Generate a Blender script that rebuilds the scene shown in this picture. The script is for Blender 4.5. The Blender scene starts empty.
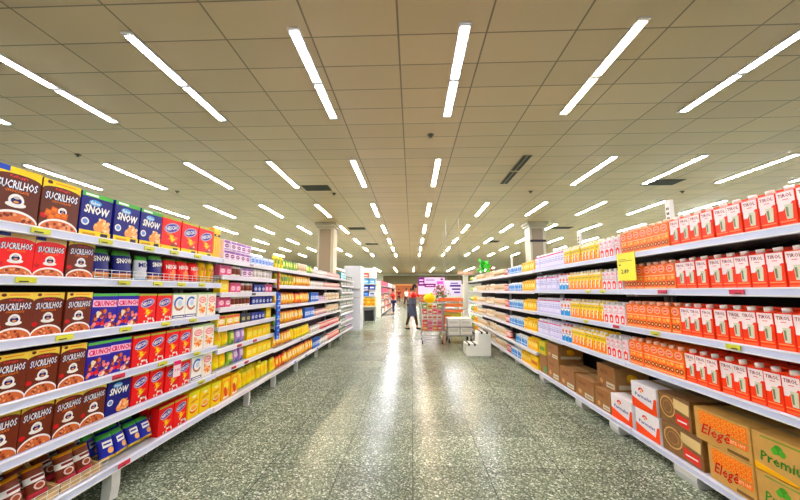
import bpy, bmesh, math, random
from mathutils import Vector, Matrix
from math import sin, cos, pi, radians, atan
random.seed(7)
SC = bpy.context.scene
COL = SC.collection
H_CEIL = 5.07

# ------------------------------------------------------------------ materials
def lin(c):
    return tuple(((v / 255) / 12.92 if v / 255 <= .04045 else ((v / 255 + .055) / 1.055) ** 2.4) for v in c) + (1,)
MATS = {}
def mat(name, rgb, rough=.45, metal=0, spec=.5, noise=0, nscale=30):
    if name in MATS: return MATS[name]
    m = bpy.data.materials.new(name); m.use_nodes = True
    nt = m.node_tree; b = nt.nodes['Principled BSDF']
    b.inputs['Base Color'].default_value = lin(rgb)
    b.inputs['Roughness'].default_value = rough
    b.inputs['Metallic'].default_value = metal
    b.inputs['Specular IOR Level'].default_value = spec
    if noise:
        tc = nt.nodes.new('ShaderNodeTexCoord'); n = nt.nodes.new('ShaderNodeTexNoise')
        n.inputs['Scale'].default_value = nscale; n.inputs['Detail'].default_value = 4
        r = nt.nodes.new('ShaderNodeValToRGB')
        c = lin(rgb)
        r.color_ramp.elements[0].position = .3; r.color_ramp.elements[1].position = .7
        r.color_ramp.elements[0].color = tuple(x * (1 - noise) for x in c[:3]) + (1,)
        r.color_ramp.elements[1].color = tuple(min(1, x * (1 + noise)) for x in c[:3]) + (1,)
        nt.links.new(tc.outputs['Object'], n.inputs['Vector']); nt.links.new(n.outputs['Fac'], r.inputs['Fac'])
        nt.links.new(r.outputs['Color'], b.inputs['Base Color'])
    MATS[name] = m
    return m
def C(rgb, rough=.4):
    """packaging ink / plastic of one colour"""
    g = sum(rgb) / 3
    rgb = tuple(int(max(4, min(252, g + (v - g) * 1.14))) for v in rgb)
    return mat('ink_%02x%02x%02x' % tuple(rgb), rgb, rough, spec=.22)

M_CARD = mat('kraft_cardboard', (196, 150, 84), .8, noise=.12, nscale=18)
M_CARD2 = mat('pale_cardboard', (214, 176, 112), .8, noise=.1, nscale=18)
M_SHELF = mat('shelf_enamel', (190, 192, 200), .35)
M_RAIL = mat('price_rail_plastic', (205, 214, 240), .3)
M_RAILB = mat('price_rail_white', (226, 224, 236), .3)
M_DARK = mat('dark_back_panel', (30, 22, 24), .7)
M_MAROON = mat('maroon_back_panel', (70, 22, 26), .7)
M_FOOT = mat('foot_paint', (205, 208, 205), .4)
M_WHITE = mat('white_plastic', (235, 238, 232), .35)
M_STEEL = mat('cart_steel', (176, 176, 180), .3, metal=.8)
M_BLACK = mat('black_rubber', (18, 18, 20), .6)

# ------------------------------------------------------------------ text cache
TXT = {}
def text_geo(s, shear=0, offset=.015):
    k = (s, shear, offset)
    if k in TXT: return TXT[k]
    cu = bpy.data.curves.new('t', 'FONT'); cu.body = s; cu.shear = shear; cu.offset = offset
    cu.resolution_u = 1; cu.size = 1
    o = bpy.data.objects.new('t', cu); COL.objects.link(o)
    dg = bpy.context.evaluated_depsgraph_get()
    me = bpy.data.meshes.new_from_object(o.evaluated_get(dg))
    vs = [v.co.copy() for v in me.vertices]; fs = [tuple(p.vertices) for p in me.polygons]
    x0 = min(v.x for v in vs); x1 = max(v.x for v in vs); y0 = min(v.y for v in vs); y1 = max(v.y for v in vs)
    pts = [((v.x - x0) / (x1 - x0) - .5, (v.y - y0) / (y1 - y0) - .5) for v in vs]
    bpy.data.objects.remove(o); bpy.data.curves.remove(cu); bpy.data.meshes.remove(me)
    TXT[k] = (pts, fs, (x1 - x0) / (y1 - y0))
    return TXT[k]

# ------------------------------------------------------------------ mesh builder
class MB:
    """collects shapes; front face is the plane y=0 looking towards -y, x runs 0-centred, z up from the base"""
    def __init__(s, w=1, h=1):
        s.bm = bmesh.new(); s.mats = []; s.w = w; s.h = h; s.surf = None; s.X = None
    def mi(s, m):
        if m not in s.mats: s.mats.append(m)
        return s.mats.index(m)
    def face(s, pts, m, smooth=False):
        vs = [s.bm.verts.new(p) for p in pts]
        try:
            f = s.bm.faces.new(vs); f.material_index = s.mi(m); f.smooth = smooth
            return f
        except ValueError: pass
    def box(s, x0, x1, y0, y1, z0, z1, m, bev=0, mtx=None):
        b = bmesh.new(); bmesh.ops.create_cube(b, size=1)
        for v in b.verts:
            v.co = Vector((x0 + (v.co.x + .5) * (x1 - x0), y0 + (v.co.y + .5) * (y1 - y0), z0 + (v.co.z + .5) * (z1 - z0)))
        if bev: bmesh.ops.bevel(b, geom=list(b.edges), offset=bev, segments=1, affect='EDGES')
        s.add(b, m, mtx)
    def add(s, b, m, mtx=None, smooth=False):
        if mtx is not None: bmesh.ops.transform(b, matrix=mtx, verts=b.verts)
        i = s.mi(m); mp = {}
        for v in b.verts: mp[v] = s.bm.verts.new(v.co)
        for f in b.faces:
            try:
                g = s.bm.faces.new([mp[v] for v in f.verts]); g.material_index = i; g.smooth = smooth
            except ValueError: pass
        b.free()
    def cyl(s, p0, p1, r0, m, r1=None, n=12, smooth=True):
        p0 = Vector(p0); p1 = Vector(p1); d = p1 - p0
        b = bmesh.new()
        bmesh.ops.create_cone(b, cap_ends=True, segments=n, radius1=r0, radius2=r0 if r1 is None else r1, depth=d.length)
        mt = Matrix.Translation((p0 + p1) / 2) @ d.to_track_quat('Z', 'Y').to_matrix().to_4x4()
        s.add(b, m, mt, smooth and n > 6)
    def ball(s, c, r, m, sc=(1, 1, 1), n=10):
        b = bmesh.new(); bmesh.ops.create_uvsphere(b, u_segments=n, v_segments=max(4, n // 2 + 1), radius=r)
        s.add(b, m, Matrix.Translation(c) @ Matrix.Diagonal((*sc, 1)), True)
    # ---- prints on the front, u,v in 0..1 of the front face
    def P(s, u, v, L):
        x = (u - .5) * s.w; z = v * s.h
        y = -.0007 * L
        if s.surf: y += s.surf(u, v)
        p = Vector((x, y, z))
        return s.X @ p if s.X else p
    def poly(s, pts, m, L=1):
        s.face([s.P(u, v, L) for u, v in pts], m)
    def rect(s, u0, v0, u1, v1, m, L=1):
        if s.surf:
            n = 4
            for i in range(n):
                for j in range(n):
                    a, b = u0 + (u1 - u0) * i / n, u0 + (u1 - u0) * (i + 1) / n
                    c, d = v0 + (v1 - v0) * j / n, v0 + (v1 - v0) * (j + 1) / n
                    s.poly([(a, c), (b, c), (b, d), (a, d)], m, L)
        else: s.poly([(u0, v0), (u1, v0), (u1, v1), (u0, v1)], m, L)
    def oval(s, cu, cv, ru, rv, m, L=1, n=16, a0=0, a1=2 * pi, rot=0):
        full = abs(a1 - a0 - 2 * pi) < .01
        k = n if full else n + 1
        pts = []
        asp = s.w / s.h
        for i in range(k):
            a = a0 + (a1 - a0) * i / n
            x, y = ru * cos(a), rv * sin(a)
            x, y = x * cos(rot) - y / asp * sin(rot), x * sin(rot) * asp + y * cos(rot)
            pts.append((min(.995, max(.005, cu + x)), min(.995, max(.005, cv + y))))
        s.poly(pts, m, L)
    def ring(s, cu, cv, ru, rv, t, m, L=1, n=20, a0=0, a1=2 * pi):
        for i in range(n):
            a, b = a0 + (a1 - a0) * i / n, a0 + (a1 - a0) * (i + 1) / n
            s.poly([(cu + ru * cos(a), cv + rv * sin(a)), (cu + ru * cos(b), cv + rv * sin(b)),
                    (cu + ru * (1 - t) * cos(b), cv + rv * (1 - t) * sin(b)), (cu + ru * (1 - t) * cos(a), cv + rv * (1 - t) * sin(a))], m, L)
    def text(s, t, cu, cv, wu, m, L=2, hv=None, shear=0, rot=0, off=.015, outline=None):
        if outline: s.text(t, cu, cv, wu * 1.04, outline, L - .5, (hv * 1.12 if hv else None), shear, rot, off + .05)
        pts, fs, asp = text_geo(t, shear, off)
        W = wu * s.w; Ht = hv * s.h if hv else W / asp
        out = []
        for x, y in pts:
            X, Y = x * W, y * Ht
            X, Y = X * cos(rot) - Y * sin(rot), X * sin(rot) + Y * cos(rot)
            out.append(s.P(cu + X / s.w, cv + Y / s.h, L))
        vs = [s.bm.verts.new(p) for p in out]; i = s.mi(m)
        for f in fs:
            try: g = s.bm.faces.new([vs[k] for k in f]); g.material_index = i
            except ValueError: pass
    def dots(s, rnd, n, u0, v0, u1, v1, r, ms, L=3, cond=None):
        c = 0
        for _ in range(n * 4):
            if c >= n: break
            u, v = rnd.uniform(u0, u1), rnd.uniform(v0, v1)
            if cond and not cond(u, v): continue
            s.oval(u, v, r, r * s.w / s.h, rnd.choice(ms), L, 6); L += .02; c += 1
    def mesh(s, name):
        me = bpy.data.meshes.new(name); s.bm.to_mesh(me); s.bm.free()
        for m in s.mats: me.materials.append(m)
        return me

def link(name, me, parent=None, loc=(0, 0, 0), rotz=0, **kw):
    o = bpy.data.objects.new(name, me); COL.objects.link(o)
    o.parent = parent; o.location = loc; o.rotation_euler = (0, 0, rotz)
    for k, v in kw.items(): o[k] = v
    return o
def thing(name, label, cat, loc=(0, 0, 0), rotz=0, group=None, me=None):
    o = link(name, me, None, loc, rotz, label=label, category=cat)
    if group: o['group'] = group
    return o
ORD = 'first second third fourth fifth sixth seventh eighth ninth tenth eleventh twelfth thirteenth fourteenth fifteenth sixteenth seventeenth eighteenth nineteenth'.split()
TENS = {2: ('twentieth', 'twenty'), 3: ('thirtieth', 'thirty'), 4: ('fortieth', 'forty'), 5: ('fiftieth', 'fifty'), 6: ('sixtieth', 'sixty'), 7: ('seventieth', 'seventy')}
def ordinal(i):
    if i < 19: return ORD[i]
    n = i + 1
    return TENS[n // 10][0] if n % 10 == 0 else TENS[n // 10][1] + '-' + ORD[n % 10 - 1]

# ------------------------------------------------------------------ product kinds
# KIND[key] = (object name, label base, category, width, depth, mesh, [(part name, mesh)], group noun)
KIND = {}
def kind(key, name, base, cat, w, d, me, parts=(), noun=None):
    KIND[key] = dict(name=name, base=base, cat=cat, w=w, d=d, me=me, parts=list(parts), noun=noun or base + ('es' if base.endswith('x') else 's'))
WH = C((244, 244, 240)); NAVY = C((22, 24, 96)); RED = C((222, 26, 26)); YEL = C((252, 208, 20)); GRN = C((70, 160, 60))
ORG = C((238, 128, 28)); BRN = C((98, 40, 20)); DBR = C((58, 22, 12)); PUR = C((98, 40, 140)); PNK = C((240, 90, 170))
LBL = C((90, 170, 225)); LYE = C((240, 224, 90)); CRM = C((240, 226, 190)); TAN = C((226, 150, 80))

def body(w, h, d, m, bev=.002):
    b = MB(w, h); b.box(-w / 2, w / 2, 0, d, 0, h, m, bev); return b
def mug(b, cu, cv, s):
    b.oval(cu, cv - .03 * s, .19 * s, .045 * s, WH, 3)
    b.oval(cu, cv + .035 * s, .145 * s, .1 * s, WH, 3.4)
    b.oval(cu, cv + .03 * s, .1 * s, .05 * s, NAVY, 4)
    b.oval(cu, cv + .075 * s, .06 * s, .022 * s, C((200, 190, 190)), 4.2)
    b.oval(cu, cv + .01 * s, .05 * s, .018 * s, TAN, 4.4)
def bowl(b, rnd, rim, fill, dots, h=.24, cu=.5, r=.52):
    b.oval(cu, .01, r, h, rim, 5, 20, 0, pi)
    b.oval(cu, .01, r * .93, h * .82, fill, 5.5, 20, 0, pi)
    b.dots(rnd, 18, cu - r * .8, .03, cu + r * .8, h * .75, .045, dots, 6, lambda u, v: ((u - cu) / (r * .85)) ** 2 + (v / (h * .78)) ** 2 < .9)
def choc(w, h, d, bodym, topm, corner=None, cubes=False, seed=1):
    b = body(w, h, d, bodym); r = random.Random(seed)
    b.rect(.005, .8, .995, .995, topm, 1)
    if corner: b.rect(.005, .9, .3, .995, corner, 1.6)
    b.oval(.5, .8, .5, .085, bodym, 2)
    if not corner:
        b.oval(.16, .94, .07, .035, bodym, 2.2); b.rect(.3, .93, .85, .95, ORG, 2.2)
    b.text("Kellogg's", .5, .83, .38, C((230, 60, 70)), 3, hv=.055)
    b.text('SUCRILHOS', .5, .69, .84, WH, 3.2, hv=.15, shear=.15, rot=.04, outline=C((40, 60, 130)))
    b.text('CHOCOLATE', .5, .58, .5, ORG, 3, hv=.045, shear=.2)
    if cubes:
        for u, v in ((.2, .34), (.34, .4), (.28, .26), (.44, .3), (.6, .32)):
            b.poly([(u - .1, v - .05), (u + .08, v - .08), (u + .11, v + .05), (u - .06, v + .08)], C((205, 100, 30)), 3 + u); b.poly([(u - .06, v), (u + .05, v - .02), (u + .06, v + .04), (u - .04, v + .05)], ORG, 3.6 + u)
    mug(b, .55 if cubes else .5, .38, .8 if cubes else 1.15)
    b.oval(.1, .28, .09, .05, C((200, 20, 30)), 3)
    bowl(b, r, WH, C((200, 110, 60)), [C((160, 70, 36)), C((226, 160, 110)), C((120, 50, 26))])
    return b
B = C((92, 42, 24)); Rr = C((226, 30, 28))
kind('choc_blue', 'cereal_box', 'large brown cereal box with blue top corner', 'cereal box', .225, .08, choc(.222, .31, .07, B, YEL, corner=C((30, 70, 170))).mesh('cereal_box'), noun='large brown cereal boxes')
kind('choc_cube', 'cereal_box', 'large brown cereal box picturing orange cubes', 'cereal box', .225, .08, choc(.222, .305, .07, B, YEL, cubes=True, seed=2).mesh('cereal_box'), noun='large brown cereal boxes')
kind('choc_red', 'cereal_box', 'red cereal box picturing a chocolate bowl', 'cereal box', .17, .08, choc(.166, .235, .07, Rr, C((225, 200, 140)), corner=C((60, 70, 140)), seed=3).mesh('cereal_box'), noun='red cereal boxes')
kind('choc', 'cereal_box', 'brown cereal box with yellow top band', 'cereal box', .172, .08, choc(.168, .25, .07, C((104, 42, 20)), C((246, 214, 90)), seed=4).mesh('cereal_box'), noun='brown cereal boxes with yellow tops')

def snow(w, h, d, band, seed):
    b = body(w, h, d, C((28, 30, 118))); r = random.Random(seed)
    b.rect(.005, .9, .995, .995, C((84, 176, 70)), 1); b.rect(.1, .92, .5, .97, WH, 1.5)
    b.oval(.42, .78, .2, .07, LBL, 2); b.text('flakes', .42, .78, .3, WH, 3, hv=.08)
    b.text('SNOW', .5, .62, .8, WH, 3, hv=.2, shear=.1, rot=-.05, off=.04)
    b.oval(.16, .34, .12, .085, WH, 2); b.oval(.16, .34, .08, .055, C((120, 150, 210)), 3)
    z = .14 if band else .02
    for u, v, q in ((.7, .22, .2), (.58, .16, .16), (.82, .16, .15), (.7, .3, .13)):
        b.oval(u, z + v - .06, q, q * .65, C((240, 160, 90)), 3 + v, 10)
    b.dots(r, 14, .48, z + .03, .93, z + .3, .05, [C((250, 200, 140)), C((226, 128, 60)), CRM], 4)
    if band:
        b.rect(.005, .005, .995, .15, YEL, 6); b.rect(.66, .03, .9, .12, C((50, 40, 60)), 7); b.rect(.1, .05, .5, .1, C((200, 150, 20)), 7)
    return b
kind('snow_big', 'cereal_box', 'large navy cereal box with yellow base', 'cereal box', .235, .08, snow(.22, .3, .07, True, 5).mesh('cereal_box'), noun='large navy cereal boxes')
kind('snow', 'cereal_box', 'small navy cereal box with green top', 'cereal box', .2, .08, snow(.19, .25, .07, False, 6).mesh('cereal_box'), noun='small navy cereal boxes')

def nescau(w, h, d, band, seed):
    b = body(w, h, d, C((224, 28, 30))); r = random.Random(seed)
    b.rect(.005, .93, .995, .995, C((170, 180, 60)), 1)
    b.oval(.5, .68, .4, .14, C((190, 190, 220)), 2, rot=.25); b.oval(.5, .68, .36, .115, C((70, 50, 150)), 2.5, rot=.25)
    b.text('NESCAU', .5, .68, .62, WH, 3.4, hv=.12, rot=.25, off=.03)
    b.poly([(.2, .5), (.55, .52), (.5, .44), (.86, .42), (.5, .2), (.56, .33), (.3, .32), (.42, .42)], ORG, 3)
    b.poly([(.4, .46), (.62, .46), (.56, .38), (.7, .36), (.5, .26)], YEL, 3.5)
    b.dots(r, 12, .3 if not band else .5, .05, .92, .25, .055, [C((110, 50, 30)), CRM, C((150, 80, 40)), WH], 4)
    if band:
        b.rect(.005, .005, .995, .14, YEL, 6); b.rect(.6, .02, .86, .1, C((50, 30, 60)), 7)
    return b
kind('nescau_big', 'cereal_box', 'large red cereal box with yellow bottom band', 'cereal box', .25, .08, nescau(.238, .3, .07, True, 7).mesh('cereal_box'), noun='large red cereal boxes')
kind('nescau', 'cereal_box', 'red cereal box with purple oval', 'cereal box', .18, .08, nescau(.168, .235, .07, False, 8).mesh('cereal_box'), noun='small red cereal boxes')
b = body(.17, .33, .19, C((250, 190, 20))); b.rect(.02, .72, .98, .8, C((60, 40, 30)), 1); b.rect(.3, .74, .6, .79, YEL, 2); b.rect(.3, .05, .36, .7, ORG, 1); b.rect(.62, .05, .68, .7, ORG, 1); b.rect(.02, .9, .98, .99, C((230, 220, 80)), 1)
kind('yellow_tall', 'cereal_box', 'tall yellow box with dark band', 'box', .18, .2, b.mesh('cereal_box'), noun='tall yellow boxes')
b = body(.19, .24, .07, C((44, 34, 156))); r_ = random.Random(9)
b.rect(.005, .92, .995, .995, C((100, 190, 80)), 1); b.poly([(.02, .62), (.98, .6), (.98, .8), (.02, .82)], C((250, 200, 230)), 2)
b.text('CRUNCH', .5, .71, .92, C((214, 20, 90)), 3, hv=.15, off=.04)
b.dots(r_, 40, .08, .05, .92, .52, .075, [C((240, 140, 150)), C((150, 50, 36)), CRM, RED, C((214, 120, 60)), C((110, 30, 40))], 3, lambda u, v: v < .55 - 1.3 * (u - .5) ** 2)
kind('crunch', 'cereal_box', 'blue cereal box with pink lettering band', 'cereal box', .19, .08, b.mesh('cereal_box'))
b = body(.168, .235, .07, C((246, 246, 240)))
b.rect(.005, .95, .995, .995, C((130, 200, 90)), 1); b.ring(.5, .6, .42, .27, .3, C((40, 110, 190)), 2, a0=.8, a1=pi * 1.1); b.ring(.5, .6, .42, .27, .3, C((180, 120, 90)), 2, a0=pi * 1.1, a1=2 * pi - .5)
b.oval(.55, .62, .17, .12, C((200, 220, 240)), 2); b.rect(.005, .05, .995, .16, C((40, 60, 120)), 2); b.rect(.1, .08, .9, .12, WH, 3)
kind('ring', 'cereal_box', 'white cereal box with blue ring', 'cereal box', .175, .08, b.mesh('cereal_box'), noun='white boxes with blue rings')
b = body(.172, .24, .07, C((246, 242, 232))); r_ = random.Random(10)
b.rect(.005, .94, .995, .995, C((150, 205, 110)), 1); b.oval(.5, .7, .38, .13, C((225, 40, 60)), 2); b.oval(.5, .7, .33, .1, C((250, 220, 215)), 2.5); b.text('CORN', .5, .7, .5, C((214, 24, 50)), 3.4, hv=.09)
b.oval(.5, .3, .25, .12, C((246, 200, 130)), 2); b.dots(r_, 14, .2, .12, .8, .48, .07, [ORG, C((250, 180, 90)), C((226, 110, 60))], 3); b.oval(.2, .52, .06, .04, ORG, 3); b.oval(.84, .5, .05, .03, GRN, 3)
kind('corn', 'cereal_box', 'white cereal box with red oval', 'cereal box', .18, .08, b.mesh('cereal_box'), noun='white boxes with red ovals')
b = body(.17, .24, .07, C((252, 206, 20))); b.rect(.005, .88, .995, .995, C((214, 214, 40)), 1); b.text('CEREAL', .5, .62, .7, C((190, 60, 30)), 2, hv=.09, rot=.15)
b.oval(.5, .32, .36, .16, C((222, 70, 20)), 2); b.oval(.5, .36, .34, .13, CRM, 2.5); b.oval(.5, .37, .27, .09, C((244, 170, 40)), 3); b.oval(.5, .8, .2, .05, C((240, 240, 200)), 2)
kind('yel_bowl', 'cereal_box', 'yellow box with red bowl', 'cereal box', .18, .08, b.mesh('cereal_box'), noun='yellow boxes with red bowls')
b = body(.17, .24, .07, C((250, 170, 20))); b.oval(.5, .62, .3, .2, C((252, 226, 80)), 2); b.oval(.45, .35, .18, .25, C((214, 70, 20)), 2.6, rot=.4); b.rect(.2, .06, .8, .14, WH, 2); b.rect(.005, .9, .995, .995, YEL, 1)
kind('org_box', 'cereal_box', 'orange and yellow cereal box', 'cereal box', .18, .08, b.mesh('cereal_box'), noun='orange and yellow cereal boxes')

# --- pillow bags
def bag_mesh(w, h, t, rule, txt=None, tm=None, seed=0, extra=None, nx=8, nz=10):
    rnd = random.Random(seed); wr = [[rnd.uniform(-1, 1) for _ in range(nz + 1)] for _ in range(nx + 1)]
    def th(u, v):
        a = max(0, 1 - abs(2 * u - 1) ** 2.6) ** .55 * max(0, 1 - abs(2 * v - 1) ** 3.2) ** .6
        i, j = min(nx, int(u * nx + .5)), min(nz, int(v * nz + .5))
        return a * t / 2
    b = MB(w, h); V = {}
    for sd in (0, 1):
        for i in range(nx + 1):
            for j in range(nz + 1):
                u, v = i / nx, j / nz; y = th(u, v) + (.004 * wr[i][j] if 0 < i < nx and 0 < j < nz else 0)
                x = (u - .5) * w * (1 - .06 * (1 - abs(2 * v - 1)))
                if sd and (i in (0, nx) or j in (0, nz)): V[1, i, j] = V[0, i, j]; continue
                V[sd, i, j] = b.bm.verts.new((x, t / 2 + (-y if sd == 0 else y), v * h))
    for sd in (0, 1):
        for i in range(nx):
            for j in range(nz):
                q = [V[sd, i, j], V[sd, i + 1, j], V[sd, i + 1, j + 1], V[sd, i, j + 1]]
                if sd: q.reverse()
                try: f = b.bm.faces.new(q)
                except ValueError: continue
                f.material_index = b.mi(rule((i + .5) / nx, (j + .5) / nz)); f.smooth = True
    b.surf = lambda u, v: t / 2 - th(u, v) - .005
    if extra: extra(b)
    if txt: b.text(txt, .5, .62, .78, tm, 2, hv=.18, off=.03, rot=.05)
    return b.mesh('bag')
def stripes(*cols):
    def f(u, v):
        for lim, c in cols:
            if v < lim: return c
        return cols[-1][1]
    return f
DN = C((24, 30, 110))
kind('bag_navy', 'cereal_bag', 'navy cereal bag with white lettering', 'bag', .17, .07, bag_mesh(.16, .22, .06, stripes((.2, C((220, 140, 70))), (.85, DN), (1, C((90, 170, 70)))), 'SNOW', WH, 1))
kind('bag_silver', 'cereal_bag', 'silver white cereal bag', 'bag', .14, .07, bag_mesh(.135, .2, .06, stripes((.15, LBL), (.85, C((214, 220, 228))), (1, GRN)), 'MIX', NAVY, 2))
kind('bag_red', 'cereal_bag', 'red cereal bag with orange print', 'bag', .17, .07, bag_mesh(.165, .21, .06, lambda u, v: ORG if (u - .6) ** 2 + (v - .3) ** 2 < .04 else (C((120, 170, 60)) if v > .9 else RED), 'NESCAU', WH, 3))
kind('bag_yellow', 'cereal_bag', 'yellow cereal bag', 'bag', .14, .07, bag_mesh(.135, .22, .06, lambda u, v: C((214, 130, 20)) if (u - .5) ** 2 + (v - .35) ** 2 < .05 else YEL, 'FLAKES', C((190, 90, 20)), 4))
kind('bag_brown', 'snack_bag', 'small brown snack bag', 'bag', .12, .06, bag_mesh(.112, .18, .05, lambda u, v: WH if .5 < v < .75 else (C((230, 160, 40)) if v > .85 else (C((190, 60, 70)) if v < .2 else C((110, 48, 24)))), None, None, 5, extra=lambda b: (b.oval(.5, .36, .26, .12, C((226, 200, 190)), 1.5, 10), b.oval(.5, .36, .18, .08, C((150, 70, 40)), 2, 10), b.rect(.2, .58, .8, .66, C((120, 40, 30)), 1))))
kind('bag_blue', 'snack_bag', 'small blue and green snack bag', 'bag', .12, .06, bag_mesh(.112, .18, .05, lambda u, v: C((70, 160, 70)) if v > .78 else (C((226, 200, 60)) if v < .12 else C((34, 44, 160))), None, None, 6, extra=lambda b: (b.rect(.2, .45, .8, .68, WH, 1), b.oval(.62, .3, .2, .12, C((226, 170, 110)), 1.5, 10), b.rect(.25, .54, .7, .6, C((34, 44, 160)), 2))))

def gbag(key, base, w, h, t, body_, lab_, acc, seed):
    kind(key, 'food_bag', base, 'bag', w, t + .01, bag_mesh(w * .97, h, t, lambda u, v: lab_ if (abs(u - .5) < .3 and .35 < v < .7) else (acc if v > .85 or (v < .2 and u > .4) else body_), None, None, seed, nx=6, nz=8))
gbag('yb', 'plump yellow food bag', .13, .2, .06, C((252, 216, 10)), C((250, 190, 20)), C((240, 232, 60)), 11)
gbag('ygb', 'yellow green food bag', .12, .2, .06, C((214, 196, 40)), C((90, 140, 40)), C((240, 220, 90)), 12)
gbag('ob', 'orange food bag', .13, .19, .06, C((238, 130, 40)), C((250, 220, 90)), C((200, 50, 30)), 13)
gbag('yob', 'yellow and cream food bag', .12, .2, .06, C((246, 196, 50)), C((244, 220, 170)), C((226, 110, 60)), 14)
gbag('pb', 'lilac food bag', .12, .17, .05, C((196, 150, 214)), C((232, 220, 238)), C((60, 120, 190)), 15)
gbag('gb', 'green food bag', .12, .17, .05, C((150, 190, 60)), C((230, 230, 120)), C((60, 130, 60)), 16)
gbag('cb', 'cream food bag', .13, .19, .06, C((236, 224, 200)), C((216, 180, 140)), C((246, 236, 214)), 17)

def gbox(key, base, w, h, d, body_, lab_, acc, name='food_box'):
    b = body(w * .96, h, d, body_, .0015)
    b.rect(.03, .72, .97, .95, acc, 1); b.oval(.5, .45, .36, .2, lab_, 1, 12); b.rect(.1, .06, .9, .16, acc, 1); b.rect(.25, .42, .75, .48, body_, 2)
    kind(key, name, base, 'box', w, d, b.mesh('food_box'))
gbox('yx', 'bright yellow food box', .15, .15, .08, C((252, 214, 14)), C((250, 232, 120)), C((240, 190, 20)))
gbox('yw', 'yellow pictured box', .17, .12, .08, C((232, 214, 90)), C((246, 236, 220)), C((226, 90, 80)))
gbox('wx', 'white and red food box', .12, .13, .07, C((240, 232, 226)), C((220, 80, 90)), C((226, 190, 190)))
gbox('nx', 'navy food box', .11, .11, .07, C((28, 34, 110)), C((200, 210, 240)), C((40, 60, 160)))
gbox('pinkx', 'pink food box', .11, .12, .07, C((226, 110, 150)), C((250, 220, 230)), C((190, 60, 110)))
gbox('purx', 'purple and white food box', .13, .115, .08, C((236, 222, 236)), C((130, 40, 110)), C((150, 90, 170)))
gbox('bwx', 'blue and white food box', .11, .12, .07, C((180, 206, 240)), C((60, 110, 210)), C((226, 234, 246)))
gbox('greyx', 'dark grey food box', .11, .11, .07, C((70, 72, 84)), C((190, 180, 120)), C((40, 40, 60)))
gbox('blx', 'blue food box', .12, .2, .07, C((60, 120, 200)), C((226, 236, 246)), C((30, 70, 170)))
gbox('tealx', 'teal and white box', .2, .2, .1, C((60, 170, 190)), C((226, 240, 240)), C((220, 236, 236)))
gbox('grx', 'grey green food box', .14, .13, .08, C((150, 160, 150)), C((226, 232, 226)), C((90, 110, 100)))

def gcan(key, base, r, h, body_, lab_, lid, name='tin_can', cat='can'):
    b = MB(2 * r, h)
    b.cyl((0, r, .003), (0, r, h * .22), r, body_, n=14); b.cyl((0, r, h * .22), (0, r, h * .78), r * 1.004, lab_, n=14)
    b.cyl((0, r, h * .78), (0, r, h * .93), r, body_, n=14); b.cyl((0, r, h * .93), (0, r, h), r * .92, lid, n=14)
    kind(key, name, base, cat, 2 * r + .008, 2 * r, b.mesh(name))
gcan('wcan', 'white labelled tin', .05, .13, C((226, 220, 214)), C((244, 240, 236)), C((180, 180, 184)))
gcan('pcan', 'pink labelled tin', .05, .13, C((214, 150, 150)), C((240, 214, 206)), C((190, 170, 170)))
gcan('rcan', 'red labelled tin', .05, .15, C((214, 60, 60)), C((244, 200, 190)), C((240, 236, 230)))
gcan('brcan', 'white jar with brown label', .045, .12, C((244, 240, 232)), C((130, 70, 50)), C((236, 236, 236)), 'food_jar', 'jar')
gcan('ycan', 'yellow jar', .055, .19, C((250, 200, 30)), C((240, 160, 50)), C((246, 240, 224)), 'food_jar', 'jar')
gcan('crcan', 'cream food jar', .05, .17, C((236, 226, 206)), C((224, 196, 160)), C((246, 240, 230)), 'food_jar', 'jar')

# --- cartons
def carton_body(w, h, d, m):
    """long-life carton with a roof sloping up to the back"""
    b = MB(w, h)
    z1, z2 = h * .9, h
    x = w / 2
    pr = [(0, 0), (d, 0), (d, z2), (0, z1)]
    L_ = [Vector((-x, p[0], p[1])) for p in pr]; R_ = [Vector((x, p[0], p[1])) for p in pr]
    b.face(L_[::-1], m); b.face(R_, m)
    for i in range(4):
        j = (i + 1) % 4
        b.face([L_[i], L_[j], R_[j], R_[i]], m)
    b.face([(-x, d - .002, z2), (x, d - .002, z2), (x, d - .002, z2 + .008), (-x, d - .002, z2 + .008)], m)
    return b
def cap(w, h, d, m, r=.021):
    c = MB(); c.cyl((0, d * .42, h * .925), (0, d * .42 - .004, h * .925 + .026), r, m, n=14); return c.mesh('cap')
CW, CH, CD = .093, .235, .075
b = carton_body(CW, CH, CD, C((244, 66, 24)))
b.poly([(.01, .42), (.3, .42), (.42, .5), (.66, .52), (.84, .62), (.99, .62), (.99, .89), (.01, .89)], C((250, 236, 234)), 1)
b.poly([(.03, .02), (.97, .02), (.97, .1), (.03, .08)], C((246, 110, 60)), 1)
b.text('TIROL', .5, .79, .8, C((150, 20, 50)), 2, hv=.09); b.rect(.34, .68, .66, .7, C((226, 120, 130)), 2)
b.poly([(.4, .56), (.86, .56), (.8, .2), (.46, .2)], C((214, 214, 190)), 3); b.poly([(.46, .5), (.6, .5), (.6, .26), (.49, .26)], C((120, 140, 100)), 4)
b.rect(.08, .14, .92, .17, C((250, 150, 90)), 2); b.poly([(.01, .62), (.05, .62), (.05, .02), (.01, .02)], C((220, 40, 20)), 2)
kind('tirol', 'milk_carton', 'red and white milk carton', 'milk carton', .1, CD, b.mesh('milk_carton'), [('cap', cap(CW, CH, CD, WH))])
b = carton_body(CW, CH, CD, C((240, 118, 40)))
b.oval(.5, .74, .4, .13, C((250, 190, 150)), 1); b.oval(.5, .74, .3, .09, C((236, 90, 40)), 2); b.text('LEITE', .5, .74, .42, C((255, 236, 220)), 3, hv=.06)
b.rect(.03, .5, .97, .53, C((250, 200, 150)), 1); b.oval(.3, .4, .2, .07, C((250, 160, 70)), 1); b.oval(.72, .42, .18, .06, C((252, 190, 90)), 1)
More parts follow.
